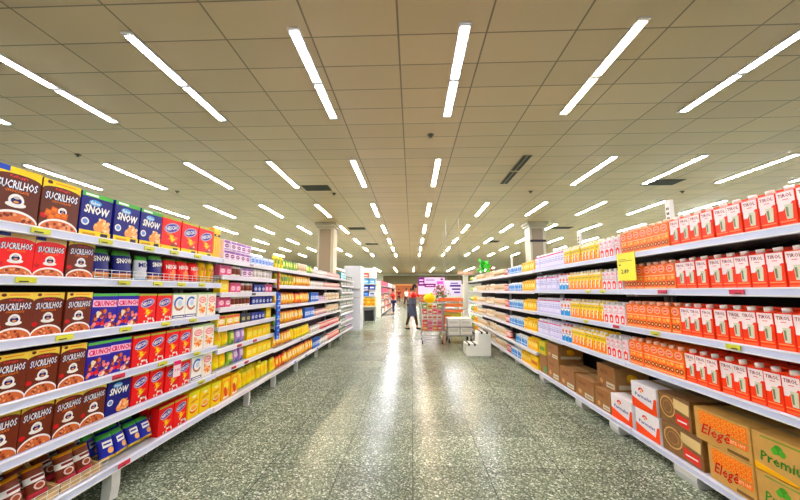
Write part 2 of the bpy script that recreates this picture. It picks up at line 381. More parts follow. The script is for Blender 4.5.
for u in (.26, .7): b.ring(u, .22, .2, .08, .45, C((120, 50, 24)), 2, 12); b.oval(u, .22, .09, .035, C((246, 200, 120)), 2)
b.rect(.05, .04, .95, .09, C((250, 180, 120)), 1)
kind('orange', 'milk_carton', 'orange milk carton with dark rings', 'milk carton', .09, CD, b.mesh('milk_carton'), [('cap', cap(CW, CH, CD, C((250, 214, 190))))])
b = carton_body(.082, .215, .07, C((236, 226, 228)))
b.oval(.3, .78, .22, .07, C((240, 150, 160)), 1); b.oval(.7, .72, .22, .07, C((232, 190, 200)), 1.3); b.rect(.03, .5, .97, .53, C((226, 130, 140)), 1)
b.poly([(.2, .03), (.8, .03), (.86, .36), (.5, .46), (.14, .36)], C((232, 60, 40)), 1); b.rect(.38, .1, .62, .3, WH, 2); b.text('LEVE', .5, .6, .6, C((190, 50, 70)), 2, hv=.06)
kind('pinkwhite', 'milk_carton', 'white milk carton with red base', 'milk carton', .086, .07, b.mesh('milk_carton'), [('cap', cap(.082, .215, .07, WH, .016))])
b = carton_body(.082, .225, .07, C((250, 206, 30)))
b.poly([(.01, .01), (.99, .01), (.99, .5), (.6, .42), (.01, .24)], C((244, 128, 24)), 1); b.rect(.01, .8, .99, .895, C((244, 240, 214)), 1); b.text('NATU', .5, .66, .8, C((60, 120, 60)), 2, hv=.08)
b.poly([(.3, .12), (.55, .12), (.74, .5), (.52, .56)], C((250, 236, 200)), 2); b.oval(.3, .46, .14, .05, C((226, 90, 30)), 2)
kind('yelor', 'juice_carton', 'yellow and orange carton with white cap', 'carton', .086, .07, b.mesh('juice_carton'), [('cap', cap(.082, .225, .07, WH, .017))])
b = carton_body(.085, .225, .07, C((232, 232, 240)))
b.rect(.01, .01, .99, .36, C((30, 150, 210)), 1); b.oval(.5, .62, .34, .1, C((236, 130, 80)), 2); b.rect(.2, .44, .8, .48, C((60, 90, 170)), 2); b.oval(.5, .36, .3, .07, WH, 2)
kind('bluew', 'milk_carton', 'white milk carton with blue base', 'milk carton', .088, .07, b.mesh('milk_carton'), [('cap', cap(.085, .225, .07, C((220, 120, 110)), .016))])
b = carton_body(.09, .225, .07, C((226, 224, 246)))
b.rect(.01, .82, .99, .895, C((214, 60, 130)), 1); b.text('PRATA', .5, .5, .84, C((50, 70, 160)), 2, hv=.07); b.rect(.1, .38, .9, .41, C((110, 120, 190)), 2); b.rect(.1, .62, .7, .65, C((120, 130, 200)), 2); b.rect(.01, .02, .99, .12, C((200, 200, 236)), 1)
kind('lilac', 'milk_carton', 'pale lilac milk carton', 'milk carton', .094, .07, b.mesh('milk_carton'), [('cap', cap(.09, .225, .07, WH, .016))])
b = carton_body(.095, .2, .08, C((252, 200, 20)))
b.oval(.5, .5, .3, .16, C((250, 230, 150)), 1); b.rect(.05, .1, .95, .2, C((230, 150, 30)), 1); b.oval(.5, .78, .2, .06, C((200, 60, 30)), 1)
kind('yelc', 'food_carton', 'bright yellow food carton', 'carton', .1, .08, b.mesh('food_carton'))
b = carton_body(.1, .17, .08, C((240, 244, 250)))
b.poly([(.01, .01), (.99, .01), (.99, .62), (.01, .8)], C((24, 140, 210)), 1); b.oval(.5, .75, .3, .08, C((150, 200, 235)), 2); b.rect(.15, .2, .85, .28, WH, 2)
kind('bluec', 'food_carton', 'small blue and white carton', 'carton', .11, .08, b.mesh('food_carton'))

# ------------------------------------------------------------------ placing
USED = {}
def put(key, x, y, z, rotz, where, count_key, grp_where, parts=True, tilt=None):
    k = KIND[key]
    ck = (k['base'], count_key)
    i = USED.get(ck, 0); USED[ck] = i + 1
    o = bpy.data.objects.new(k['name'], k['me']); COL.objects.link(o)
    o.location = (x, y, z + (k['d'] * sin(-tilt) if tilt else 0)); o.rotation_euler = (tilt or 0, 0, rotz)
    o['label'] = '%s, %s from near end, %s' % (k['base'], ordinal(i), where)
    o['category'] = k['cat']; o['group'] = '%s, %s' % (k['noun'], grp_where)
    if parts:
        for pn, pm in k['parts']:
            c = bpy.data.objects.new(pn, pm); c.parent = o; COL.objects.link(c)
    return o
jit = random.Random(3)
def run(side, z, where, spec, rows=1, parts=True):
    """spec: (kind, y0, y1[, stack]) along the shelf"""
    for sp in spec:
        key, y0, y1 = sp[:3]; st = sp[3] if len(sp) > 3 else 1
        k = KIND[key]; n = max(1, round((y1 - y0) / k['w']))
        pitch = (y1 - y0) / n
        for r in range(rows):
            for q in range(st):
                for i in range(n):
                    y = y0 + (i + .5) * pitch
                    hh = max(v.co.z for v in k['me'].vertices)
                    wh = where
                    ck = where
                    if r == 1: wh = where + (', behind' if side < 0 else ', second row')
                    if r == 2: wh = where + ', third row'
                    if q == 1: wh = where + ', stacked'
                    o = put(key, side * (2.128 + jit.uniform(0, .012) + r * (k['d'] + .02)), y, z + q * (hh + .002), -side * pi / 2 + jit.uniform(-.02, .02),
                        wh, wh, 'on the ' + where, parts and r == 0)
                    o.scale.x = min(1.12, pitch / k['w'])
                    if 'bag' in k['name']: o.rotation_euler.z += jit.uniform(-.12, .12); a_ = jit.uniform(.02, .18); o.rotation_euler.x = -a_; o.location.z += k['d'] * sin(a_) + .001; o.location.x += side * .012

# ------------------------------------------------------------------ gondolas
def gondola(side, y0, y1, lips, label, tags=(), fd=.32, feet=(), back=M_DARK, rail=M_RAIL, ztop=1.85, posts=(), tagmat=None, basket=()):
    g = thing('shelving_unit', label, 'shelf unit', (side * 2.35, y0, 0), 0, 'supermarket shelving units along the aisle')
    X0 = side * 2.35
    def part(name, m, parent=g): return link(name, m, parent)
    def bx(b, xa, xb, ya, yb, za, zb, m, bev=0):
        a, c = sorted((side * xa - X0, side * xb - X0)); b.box(a, c, ya - y0, yb - y0, za, zb, m, bev)
    b = MB(); bx(b, 2.585, 2.61, y0, y1, .05, ztop, back); part('back_panel', b.mesh('back_panel'))
    b = MB(); bx(b, 2.42, 2.44, y0 + .005, y1 - .005, .0, lips[-1] - .03, M_DARK); part('shade_panel', b.mesh('shade_panel'))  # dark sheet added as the shade in the void under the bottom shelf
    for k, lz in enumerate(lips):
        b = MB(); bx(b, 2.108, 2.58, y0 + .003, y1 - .003, lz - .012, lz + .018, M_SHELF, .002)
        for yy in (y0 + .05, y1 - .08): bx(b, 2.2, 2.58, yy, yy + .03, lz - .05, lz - .012, M_SHELF)
        sh = part('shelf', b.mesh('shelf'))
        b = MB(); bx(b, 2.088, 2.108, y0 + .003, y1 - .003, lz - .03, lz + .026, rail, .004)
        bx(b, 2.084, 2.089, y0 + .003, y1 - .003, lz - .026, lz - .02, M_WHITE); bx(b, 2.084, 2.089, y0 + .003, y1 - .003, lz + .016, lz + .022, M_WHITE)
        part('price_rail', b.mesh('price_rail'), sh)
        for (kk, ty, tm) in tags:
            if kk == k and y0 < ty < y1 - .1:
                b = MB(); bx(b, 2.078, 2.0835, ty, ty + .1, lz - .016, lz + .014, tm, .001)
                bx(b, 2.0765, 2.078, ty + .015, ty + .06, lz - .012, lz - .006, M_DARK)
                part('price_tag', b.mesh('price_tag'), sh)
    for ty in posts:
        b = MB(); bx(b, 2.612, 2.65, ty - .035, ty + .035, 0, 2.37, M_WHITE, .003)
        for i in range(8): bx(b, 2.608, 2.612, ty - .012, ty - .004, 1.92 + i * .05, 1.945 + i * .05, M_DARK); bx(b, 2.608, 2.612, ty + .006, ty + .014, 1.92 + i * .05, 1.945 + i * .05, M_DARK)
        part('upright', b.mesh('upright'))
    for yy in (y0 + .02, y1 - .06):
        b = MB(); bx(b, 2.56, 2.584, yy, yy + .04, .0, ztop, M_SHELF); part('upright', b.mesh('upright'))
    for fy, fw in feet:
        b = MB(); zt = lips[-1] - .03
        fd = .32 if side > 0 else .06
        pts = [(2.10, 0), (2.10 + fd, 0), (2.10 + fd, zt), (2.095, zt), (2.09, zt * .5)]
        for yy in (0, 1):
            pp = [(side * p[0] - X0, fy - y0 + yy * fw, p[1]) for p in pts]
            b.face(pp if yy else pp[::-1], M_FOOT)
        for i in range(5):
            p, q = pts[i], pts[(i + 1) % 5]
            b.face([(side * p[0] - X0, fy - y0, p[1]), (side * q[0] - X0, fy - y0, q[1]), (side * q[0] - X0, fy - y0 + fw, q[1]), (side * p[0] - X0, fy - y0 + fw, p[1])], M_FOOT)
        part('foot', b.mesh('foot'))
    for lz, ya, yb in basket:
        b = MB()
        for zz in (.035, .06, .085):
            b.cyl((side * 2.115 - X0, ya - y0, lz + zz), (side * 2.115 - X0, yb - y0, lz + zz), .0022, M_WHITE, n=6)
        n = int((yb - ya) / .06)
        for i in range(n + 1):
            yy = ya + (yb - ya) * i / n - y0
            b.cyl((side * 2.115 - X0, yy, lz + .02), (side * 2.115 - X0, yy, lz + .085), .0018, M_WHITE, n=5)
        part('wire_fence', b.mesh('wire_fence'))
    return g
TY = mat('tag_yellow', (214, 216, 40), .5); TR = mat('tag_red', (210, 30, 70), .5)
LL = [1.785, 1.51, 1.175, .85, .56, .215]
gondola(-1, .9, 3.6, LL, 'white shelving unit full of cereal boxes, nearest on the left',
        tags=[(0, 1.72, TY), (0, 2.12, TY), (0, 2.5, TY), (0, 2.78, TY), (0, 3.1, TY), (1, 1.68, TY), (1, 2.3, TY), (1, 2.62, TY), (1, 2.9, TY), (1, 3.2, TY), (2, 1.92, TY), (2, 2.35, TY), (2, 2.75, TY), (2, 3.1, TY), (3, 2.33, TR), (3, 2.75, TY), (3, 3.2, TY), (5, 2.45, TR), (4, 3.3, TY)],
        feet=[(2.42, .07)], basket=[(1.51, 2.15, 3.58), (.215, 1.75, 2.4)])
LM = [1.785, 1.605, 1.41, 1.245, 1.035, .80, .565, .205]
gondola(-1, 3.605, 5.1, LM, 'white shelving unit with eight closely spaced shelves, middle of the left side',
        tags=[(5, 4.0, TR), (5, 4.4, TR), (6, 3.9, TR), (6, 4.2, TR), (2, 4.3, mat('tag_grey', (90, 90, 110), .5)), (0, 4.2, mat('tag_lilac', (190, 170, 210), .5))], feet=[(4.38, .04)], rail=M_RAILB)
LF = [1.785, 1.52, 1.2, .89, .55, .2]
gondola(-1, 5.105, 9.9, LF, 'long white shelving unit of yellow bags and tins, left side',
        tags=[(5, 6.0, mat('tag_blue', (120, 150, 226), .5)), (5, 6.6, MATS['tag_blue']), (4, 6.3, MATS['tag_blue']), (5, 7.4, MATS['tag_blue'])], feet=[(5.2, .035), (6.2, .035), (7.5, .035), (8.7, .035)], back=M_MAROON, rail=M_RAILB)
gondola(-1, 9.905, 11.9, [1.785, 1.6, 1.4, 1.2, .98, .76, .5, .2], 'white shelving unit with grey goods at the far left end', feet=[(10.0, .035), (11.4, .035)], rail=M_RAILB)
LR = [1.79, 1.445, 1.09, .74, .115]
gondola(1, .9, 3.45, LR, 'white shelving unit with red milk cartons and large cases, nearest on the right',
        tags=[(1, 2.18, TR), (1, 2.82, TR), (2, 2.25, TY), (2, 2.95, TY)], feet=[(2.72, .22)], posts=[3.42])
gondola(1, 3.455, 5.86, LR, 'white shelving unit of yellow, white and lilac cartons, middle right',
        tags=[(1, 3.7, TY), (1, 4.0, TY), (2, 4.1, TY), (2, 3.5, TR)], feet=[(3.66, .16), (4.4, .16), (5.6, .18)], posts=[5.26])
LR2 = [1.78, 1.43, 1.08, .735, .40, .1]
gondola(1, 5.865, 8.9, LR2, 'white shelving unit of blue and yellow goods, far right', feet=[(7.0, .1), (8.2, .1)], rail=M_RAILB, posts=[8.86])
gondola(1, 8.905, 12.6, LR2, 'white shelving unit of cream jars at the far right end', feet=[(9.6, .1), (11, .1)], rail=M_RAILB)

S = lambda z: z + .0185
# left near section
w = 'left %s shelf'
N = ['top', 'second', 'third', 'fourth', 'fifth', 'bottom']
run(-1, S(LL[0]), w % 'top', [('choc_blue', 1.56, 1.785), ('choc_cube', 1.79, 2.015), ('snow_big', 2.02, 2.725), ('nescau_big', 2.73, 3.47), ('yellow_tall', 3.475, 3.6)])
run(-1, S(LL[1]), w % 'second', [('choc_red', 1.45, 1.97), ('choc', 1.975, 2.15), ('bag_navy', 2.16, 2.52), ('bag_silver', 2.52, 2.66), ('bag_navy', 2.66, 2.83), ('bag_red', 2.83, 3.35), ('bag_yellow', 3.35, 3.58)])
run(-1, S(LL[2]), w % 'third', [('choc', 1.48, 2.17), ('crunch', 2.175, 2.555), ('nescau', 2.56, 2.93), ('ring', 2.935, 3.275), ('corn', 3.28, 3.59)])
run(-1, S(LL[3]), w % 'fourth', [('choc', 1.5, 2.17), ('crunch', 2.175, 2.53), ('nescau', 2.535, 3.23), ('corn', 3.235, 3.59)])
run(-1, S(LL[4]), w % 'fifth', [('choc', 1.49, 2.35), ('snow', 2.355, 2.56), ('nescau', 2.565, 3.25), ('ring', 3.255, 3.42), ('corn', 3.425, 3.595)])
run(-1, S(LL[5]), w % 'bottom', [('nescau', 2.87, 3.24), ('yel_bowl', 3.25, 3.595)], rows=2)
# display trays with loose bags on the bottom shelf
def tray(y0, y1, label):
    b = MB(); W = y1 - y0; t = .006; d = .4
    b.box(-W / 2, W / 2, 0, d, 0, t, M_CARD2); b.box(-W / 2, W / 2, 0, t, t, .05, M_CARD2); b.box(-W / 2, W / 2, d - t, d, t, .2, M_CARD2)
    for x in (-W / 2, W / 2 - t):
        z = [(0, .05), (.12, .07), (.26, .2), (d, .2)]
        for i in range(3):
            p = [(x, z[i][0], 0), (x, z[i + 1][0], 0), (x, z[i + 1][0], z[i + 1][1]), (x, z[i][0], z[i][1])]
            b.face(p[::-1], M_CARD2); b.face([(a[0] + t, a[1], a[2]) for a in p], M_CARD2)
            b.face([p[3], p[2], (x + t, p[2][1], p[2][2]), (x + t, p[3][1], p[3][2])], M_CARD2)
    thing('display_tray', label, 'tray', (-2.13, (y0 + y1) / 2, S(LL[5])), pi / 2, 'cardboard display trays on the left bottom shelf', b.mesh('display_tray'))
tray(1.82, 2.09, 'nearer open cardboard tray of brown snack bags, left bottom shelf')
tray(2.10, 2.37, 'farther open cardboard tray of brown snack bags, left bottom shelf')
tray(1.53, 1.81, 'cardboard tray of blue boxes cut by the left photo edge')
for y0, key, tr in ((1.83, 'bag_brown', 'nearer tray'), (2.11, 'bag_brown', 'farther tray'), (2.39, 'bag_blue', 'left bottom shelf')):
    for r in range(3):
        for c in range(2 if key == 'bag_brown' else 4):
            put(key, -2.15 - r * .1, y0 + .065 + c * .118, S(LL[5]) + .012 + r * .004, pi / 2 + jit.uniform(-.2, .2), tr + ', row %s' % ['one', 'two', 'three', 'four'][r], (tr, r), 'in the ' + tr if 'tray' in tr else 'on the ' + tr, tilt=-jit.uniform(.3, .65))
for i in range(2):
    put('blx', -2.16 - i * .1, 1.7, S(LL[5]) + .008, pi / 2, 'cardboard tray at left photo edge', 'bt', 'in the tray at the photo edge')
# middle left section
RM = 'left middle unit, %s shelf down'
n8 = ['first', 'second', 'third', 'fourth', 'fifth', 'sixth', 'seventh', 'eighth']
mid = [[('purx', 3.68, 4.32, 2), ('bwx', 4.34, 5.06)],
       [('pinkx', 3.63, 3.88), ('brcan', 3.88, 4.1), ('purx', 4.1, 4.4), ('wcan', 4.42, 5.04)],
       [('yx', 3.65, 3.84), ('pinkx', 3.86, 4.1), ('brcan', 4.12, 4.44), ('nx', 4.46, 4.8), ('pinkx', 4.8, 5.04)],
       [('pinkx', 3.63, 3.9), ('brcan', 3.92, 4.38), ('nx', 4.4, 5.06)],
       [('yw', 3.65, 4.13), ('greyx', 4.14, 4.4), ('nx', 4.42, 4.84), ('yx', 4.86, 5.06)],
       [('yb', 3.66, 3.93), ('gb', 3.94, 4.08), ('pb', 4.09, 4.32), ('yx', 4.34, 5.06)],
       [('yb', 3.65, 3.9), ('gb', 3.92, 4.06), ('pb', 4.07, 4.32), ('yx', 4.34, 5.08)],
       [('yel_bowl', 3.62, 3.8), ('org_box', 3.82, 4.18), ('yb', 4.2, 5.08)]]
for k, sp in enumerate(mid): run(-1, S(LM[k]), RM % n8[k], sp, rows=2 if k == 7 else 1, parts=False)
# blue clip strip between middle and far unit
g = thing('clip_strip', 'blue hanging strip of blue packets between left shelving units', 'clip strip', (-2.075, 5.11, .72))
b = MB(); b.box(-.008, 0, -.02, .02, 0, .72, C((30, 90, 180))); link('strip', b.mesh('strip'), g)
pk = MB(.13, .1); pk.box(-.065, .065, 0, .025, 0, .09, C((24, 100, 200)), .004); pk.rect(.2, .4, .8, .8, C((60, 60, 190)), 1); pk.oval(.5, .3, .25, .15, C((120, 190, 240)), 2); pk = pk.mesh('packet')
for i in range(7): link('packet', pk, g, (.032, 0, .01 + i * .1), pi / 2)
g2 = thing('clip_strip', 'orange brown strip hanging above the blue strip on left', 'clip strip', (-2.075, 5.11, 1.46))
b = MB(); b.box(-.008, 0, -.02, .02, 0, .28, C((150, 70, 40))); link('strip', b.mesh('strip'), g2)
pk = MB(.07, .1); pk.box(-.03, .03, 0, .02, 0, .08, C((190, 90, 50)), .004); pk.rect(.2, .3, .8, .7, C((232, 190, 150)), 1); pk = pk.mesh('packet')
for i in range(3): link('packet', pk, g2, (.026, 0, .01 + i * .09), pi / 2)
# far left section
RF = 'left long unit, %s shelf down'
far = [[('ygb', 5.15, 5.5), ('gb', 5.5, 6.2), ('crcan', 6.2, 6.7), ('gb', 6.72, 7.1), ('wcan', 7.1, 8.3), ('pcan', 8.3, 9.85)],
       [('ygb', 5.2, 6.0), ('yob', 6.0, 7.0), ('wcan', 7.0, 8.0), ('pcan', 8.0, 9.85)],
       [('yob', 5.2, 6.1), ('ob', 6.1, 6.5), ('yob', 6.5, 6.95), ('blx', 7.0, 7.6), ('purx', 7.6, 8.2), ('cb', 8.25, 9.85)],
       [('gb', 5.2, 5.4), ('yob', 5.4, 6.6), ('blx', 6.65, 7.3), ('pcan', 7.3, 8.4), ('cb', 8.45, 9.85)],
       [('yob', 5.2, 6.0), ('yb', 6.0, 7.1), ('wcan', 7.1, 7.8), ('rcan', 7.8, 9.85)],
       [('yb', 5.15, 5.35), ('ob', 5.35, 5.75), ('yob', 5.75, 7.3), ('blx', 7.3, 7.8), ('wcan', 7.85, 8.6), ('rcan', 8.6, 9.85)]]
for k, sp in enumerate(far): run(-1, S(LF[k]), RF % n8[k], sp, parts=False)
for k in range(8):
    run(-1, S([1.785, 1.6, 1.4, 1.2, .98, .76, .5, .2][k]), 'left end unit, %s shelf down' % n8[k],
        [('tealx' if k == 0 else 'grx', 9.95, 10.8), ('grx' if k < 6 else 'purx', 10.85, 11.85)], parts=False)

# right side, near and middle sections
RN = 'right %s shelf'
shift = [0, 0, 0, 0]
for k in range(4):
    z = S(LR[k])
    sp = [('tirol', 1.68, 2.78), ('orange', 2.785, 3.445)] if k else [('tirol', 1.68, 2.8), ('orange', 2.805, 3.445)]
    run(1, z, RN % N[k], sp, rows=1 if k < 2 else (2 if k == 2 else 3))
    run(1, z, RN % N[k], [('pinkwhite', 3.47, 3.84), ('yelor', 3.845, 4.64), ('bluew', 4.645, 4.93), ('lilac', 4.935, 5.85)] if k else [('pinkwhite', 3.47, 3.84), ('yelor', 3.845, 4.72), ('lilac', 4.74, 5.85)], rows=2 if k > 1 else 1)
# far right sections
for k in range(6):
    if k == 4: a = [('yelc', 5.9, 6.4), ('bluec', 6.42, 7.1)]
    elif k == 5: a = [('yelc', 6.3, 6.8), ('bluec', 6.82, 7.5)]
    else: a = [('yelc', 5.9, 6.55), ('bluec', 6.57, 7.5)]
    w_ = 'right far unit, %s shelf down' % n8[k]
    run(1, S(LR2[k]), w_, a + [('rcan', 7.55, 7.85), ('crcan', 7.9, 8.85)], parts=False)
    run(1, S(LR2[k]), 'right end unit, %s shelf down' % n8[k], [('cb', 9.0, 9.9), ('crcan', 9.95, 11.2), ('ycan' if k > 1 else 'wcan', 11.2, 11.9), ('gb', 12.0, 12.5)], parts=False)

# ------------------------------------------------------------------ cases on the right bottom shelf
def case(name, label, y0, y1, z0, z1, m, paint, grp, d=.36, x=2.125, paint_side=None, cat='cardboard case'):
    W = y1 - y0 - .006; Hh = z1 - z0 - .002
    b = MB(W, Hh); b.box(-W / 2, W / 2, 0, d, 0, Hh, m, .003)
    b.box(-W / 2 + .002, W / 2 - .002, d * .42, d * .58, Hh - .0005, Hh + .0006, mat('packing_tape', (205, 175, 120), .25))
    if paint: paint(b)
    if paint_side:
        b.w = d; b.h = Hh
        b.X = Matrix.Translation((W / 2, d / 2, 0)) @ Matrix.Rotation(pi / 2, 4, 'Z')
        paint_side(b)
    thing(name, label, cat, (x, (y0 + y1) / 2, z0), -pi / 2, grp, b.mesh(name))
def p_elege(b):
    b.rect(.1, .5, .96, .93, C((236, 120, 30)), 1)
    for i in range(8):
        for j in range(3): b.ring(.16 + i * .105, .57 + j * .14, .045, .06, .35, C((246, 170, 70)), 2, 8)
    b.text('Elegê', .4, .36, .56, C((200, 30, 20)), 3, hv=.42, shear=.35, rot=.02)
    b.rect(.62, .3, .95, .46, C((236, 120, 30)), 1.5); b.text('LEITE UHT', .78, .38, .28, C((250, 220, 170)), 2.5, hv=.09)
    b.rect(.6, .05, .95, .14, C((120, 90, 50)), 1)
def p_prem(b):
    b.oval(.42, .72, .07, .12, C((70, 150, 40)), 2); b.oval(.36, .66, .05, .09, C((90, 170, 50)), 2.2); b.oval(.48, .66, .05, .09, C((90, 170, 50)), 2.4)
    b.text('Premium', .52, .42, .8, C((50, 130, 40)), 3, hv=.26, shear=.15)
    b.poly([(.01, .01), (.8, .01), (.5, .12), (.01, .2)], C((236, 180, 30)), 1); b.rect(.15, .9, .9, .94, C((120, 150, 60)), 1)
def p_parm(b):
    b.poly([(.01, .01), (.99, .01), (.99, .62), (.9, .6), (.82, .2), (.4, .3), (.01, .42)], C((240, 80, 26)), 1)
    b.ring(.42, .72, .11, .13, .5, C((220, 60, 40)), 2, 12, 0, pi); b.oval(.42, .7, .04, .05, C((240, 170, 40)), 3)
    b.text('Parmalat', .5, .52, .66, C((30, 40, 140)), 3, hv=.13, rot=-.06)
def p_brown(b):
    for j in range(1):
        b.ring(.3, .55, .24, .36, .12, C((214, 176, 110)), 1, 16); b.ring(.3, .55, .15, .22, .14, C((176, 130, 70)), 1, 14)
    b.poly([(.5, .6), (.95, .5), (.97, .86), (.52, .92)], C((220, 196, 140)), 1); b.poly([(.55, .12), (.93, .06), (.93, .4), (.55, .46)], C((216, 60, 50)), 2); b.rect(.6, .22, .88, .27, WH, 3)
def p_case(b):
    b.rect(.1, .55, .9, .85, C((150, 100, 52)), 1); b.text('FRAGIL', .4, .7, .4, C((90, 56, 30)), 2, hv=.14); b.rect(.5, .08, .94, .3, C((214, 206, 180)), 1); b.rect(.56, .16, .88, .2, C((90, 90, 80)), 2); b.rect(.02, .9, .98, .96, C((150, 100, 52)), 1); b.rect(.06, .1, .42, .42, C((150, 104, 56)), 1); b.oval(.24, .26, .1, .11, C((206, 160, 96)), 2, 10)
def s_leaf(b):
    b.oval(.5, .55, .16, .18, C((220, 160, 30)), 1); b.oval(.44, .62, .1, .12, C((236, 190, 50)), 1.5); b.rect(.1, .12, .9, .3, C((200, 190, 160)), 1)
zb = S(LR[4])
KY = mat('kraft_yellow', (206, 158, 74), .8, noise=.08, nscale=14)
BW = mat('brown_wrap', (132, 90, 42), .35, noise=.25, nscale=22)
case('cardboard_case', 'kraft case with green lettering at the right photo edge, upper', 1.93, 2.3, zb + .232, zb + .46, KY, p_prem, 'kraft milk cases')
case('cardboard_case', 'kraft case with green lettering at the right photo edge, lower', 1.93, 2.3, zb, zb + .23, KY, p_prem, 'kraft milk cases')
case('cardboard_case', 'kraft case with red script and orange panel, upper of two', 2.305, 2.73, zb + .232, zb + .46, KY, p_elege, 'kraft milk cases')
case('cardboard_case', 'kraft case with red script and orange panel, lower of two', 2.305, 2.64, zb, zb + .23, KY, p_elege, 'kraft milk cases')
case('wrapped_pack', 'brown wrapped pack with red label, upper, behind the kraft cases', 2.76, 3.1, zb + .232, zb + .47, BW, p_brown, 'brown wrapped packs')
case('wrapped_pack', 'brown wrapped pack with red label, lower, touching the shelf', 2.68, 3.09, zb, zb + .23, BW, p_brown, 'brown wrapped packs')
PW = mat('white_case_board', (238, 234, 236), .5)
case('printed_case', 'white and orange printed case, upper of the stack of two', 3.12, 3.46, zb + .222, zb + .46, PW, p_parm, 'white and orange cases')
case('printed_case', 'white and orange printed case, lower of the stack of two', 3.11, 3.43, zb, zb + .22, PW, p_parm, 'white and orange cases')
case('printed_case', 'white and orange printed case standing single beside brown cases', 3.47, 3.82, zb, zb + .24, PW, p_parm, 'white and orange cases')
KB = mat('kraft_brown', (158, 112, 60), .75, noise=.12, nscale=16)
case('cardboard_case', 'brown case with leaf on its side, upper of a pair', 3.84, 4.2, zb + .222, zb + .48, KB, p_case, 'brown cardboard cases', x=2.2, paint_side=s_leaf)
case('cardboard_case', 'brown case right behind the single white and orange case, lower', 3.83, 4.13, zb, zb + .22, KB, p_case, 'brown cardboard cases')
case('cardboard_case', 'brown low case left of the brown pair', 4.15, 4.6, zb, zb + .25, KB, p_case, 'brown cardboard cases')
case('cardboard_case', 'brown low case beside the tall brown stack', 4.63, 5.06, zb, zb + .26, KB, p_case, 'brown cardboard cases')
case('cardboard_case', 'brown case at the foot of the tall stack', 5.09, 5.5, zb, zb + .3, KB, p_case, 'brown cardboard cases')
case('cardboard_case', 'brown case with leaf on top of the tall stack', 5.09, 5.5, zb + .302, zb + .52, KB, p_case, 'brown cardboard cases', paint_side=s_leaf)
def bundle(label, x, y, z, w_, d_, h_):
    b = MB(w_, h_)
    for i in range(3): b.ball((-w_ / 2 + w_ * (i + .5) / 3, d_ / 2, h_ / 2), .5, M_WHITE, (w_ / 2.7, d_, h_), 10)
    thing('wrapped_bundle', label, 'bundle', (x, y, z), -pi / 2, None, b.mesh('wrapped_bundle'))
bundle('white plastic wrapped bundle on top of the tall brown stack', 2.15, 5.3, zb + .524, .36, .2, .06)
case('cardboard_case', 'brown upright case with green label near blue cartons', 5.53, 5.82, zb, zb + .29, KB, lambda b: (b.rect(.5, .08, .95, .4, C((90, 150, 80)), 1), b.rect(.1, .5, .9, .8, C((150, 100, 52)), 1)), 'brown cardboard cases')
case('cardboard_case', 'yellow green case on top of the upright brown case', 5.56, 5.82, zb + .292, zb + .5, C((206, 190, 40)), lambda b: b.rect(.1, .3, .9, .6, C((110, 150, 40)), 1), None)
case('cardboard_case', 'yellow box beside the upright brown case', 5.9, 6.26, zb - .015, zb + .19, C((236, 196, 30)), lambda b: b.rect(.1, .3, .9, .6, C((200, 110, 30)), 1), None)

# hanging price cards
b = MB(.27, .27); b.box(-.135, .135, 0, .004, 0, .27, mat('card_yellow', (250, 240, 10), .5)); b.text('2,89', .42, .32, .42, M_BLACK, 1, hv=.18); b.rect(.1, .7, .85, .715, C((90, 90, 20)), 1); b.rect(.1, .76, .5, .775, C((90, 90, 20)), 1); b.rect(.1, .55, .2, .6, C((90, 90, 20)), 1)
thing('price_card', 'large yellow price card hanging from the right top shelf', 'price card', (2.0795, 3.31, 1.55), -pi / 2, None, b.mesh('price_card'))
b = MB(.09, .14); b.box(-.045, .045, 0, .003, 0, .14, C((246, 226, 232))); b.rect(.02, .72, .98, .98, C((220, 40, 110)), 1); b.text('7,98', .5, .4, .7, C((200, 30, 60)), 1, hv=.2)
thing('price_card', 'small pink and white price card hanging before red cereal boxes', 'price card', (-2.0805, 2.98, .7), pi / 2, None, b.mesh('price_card'))

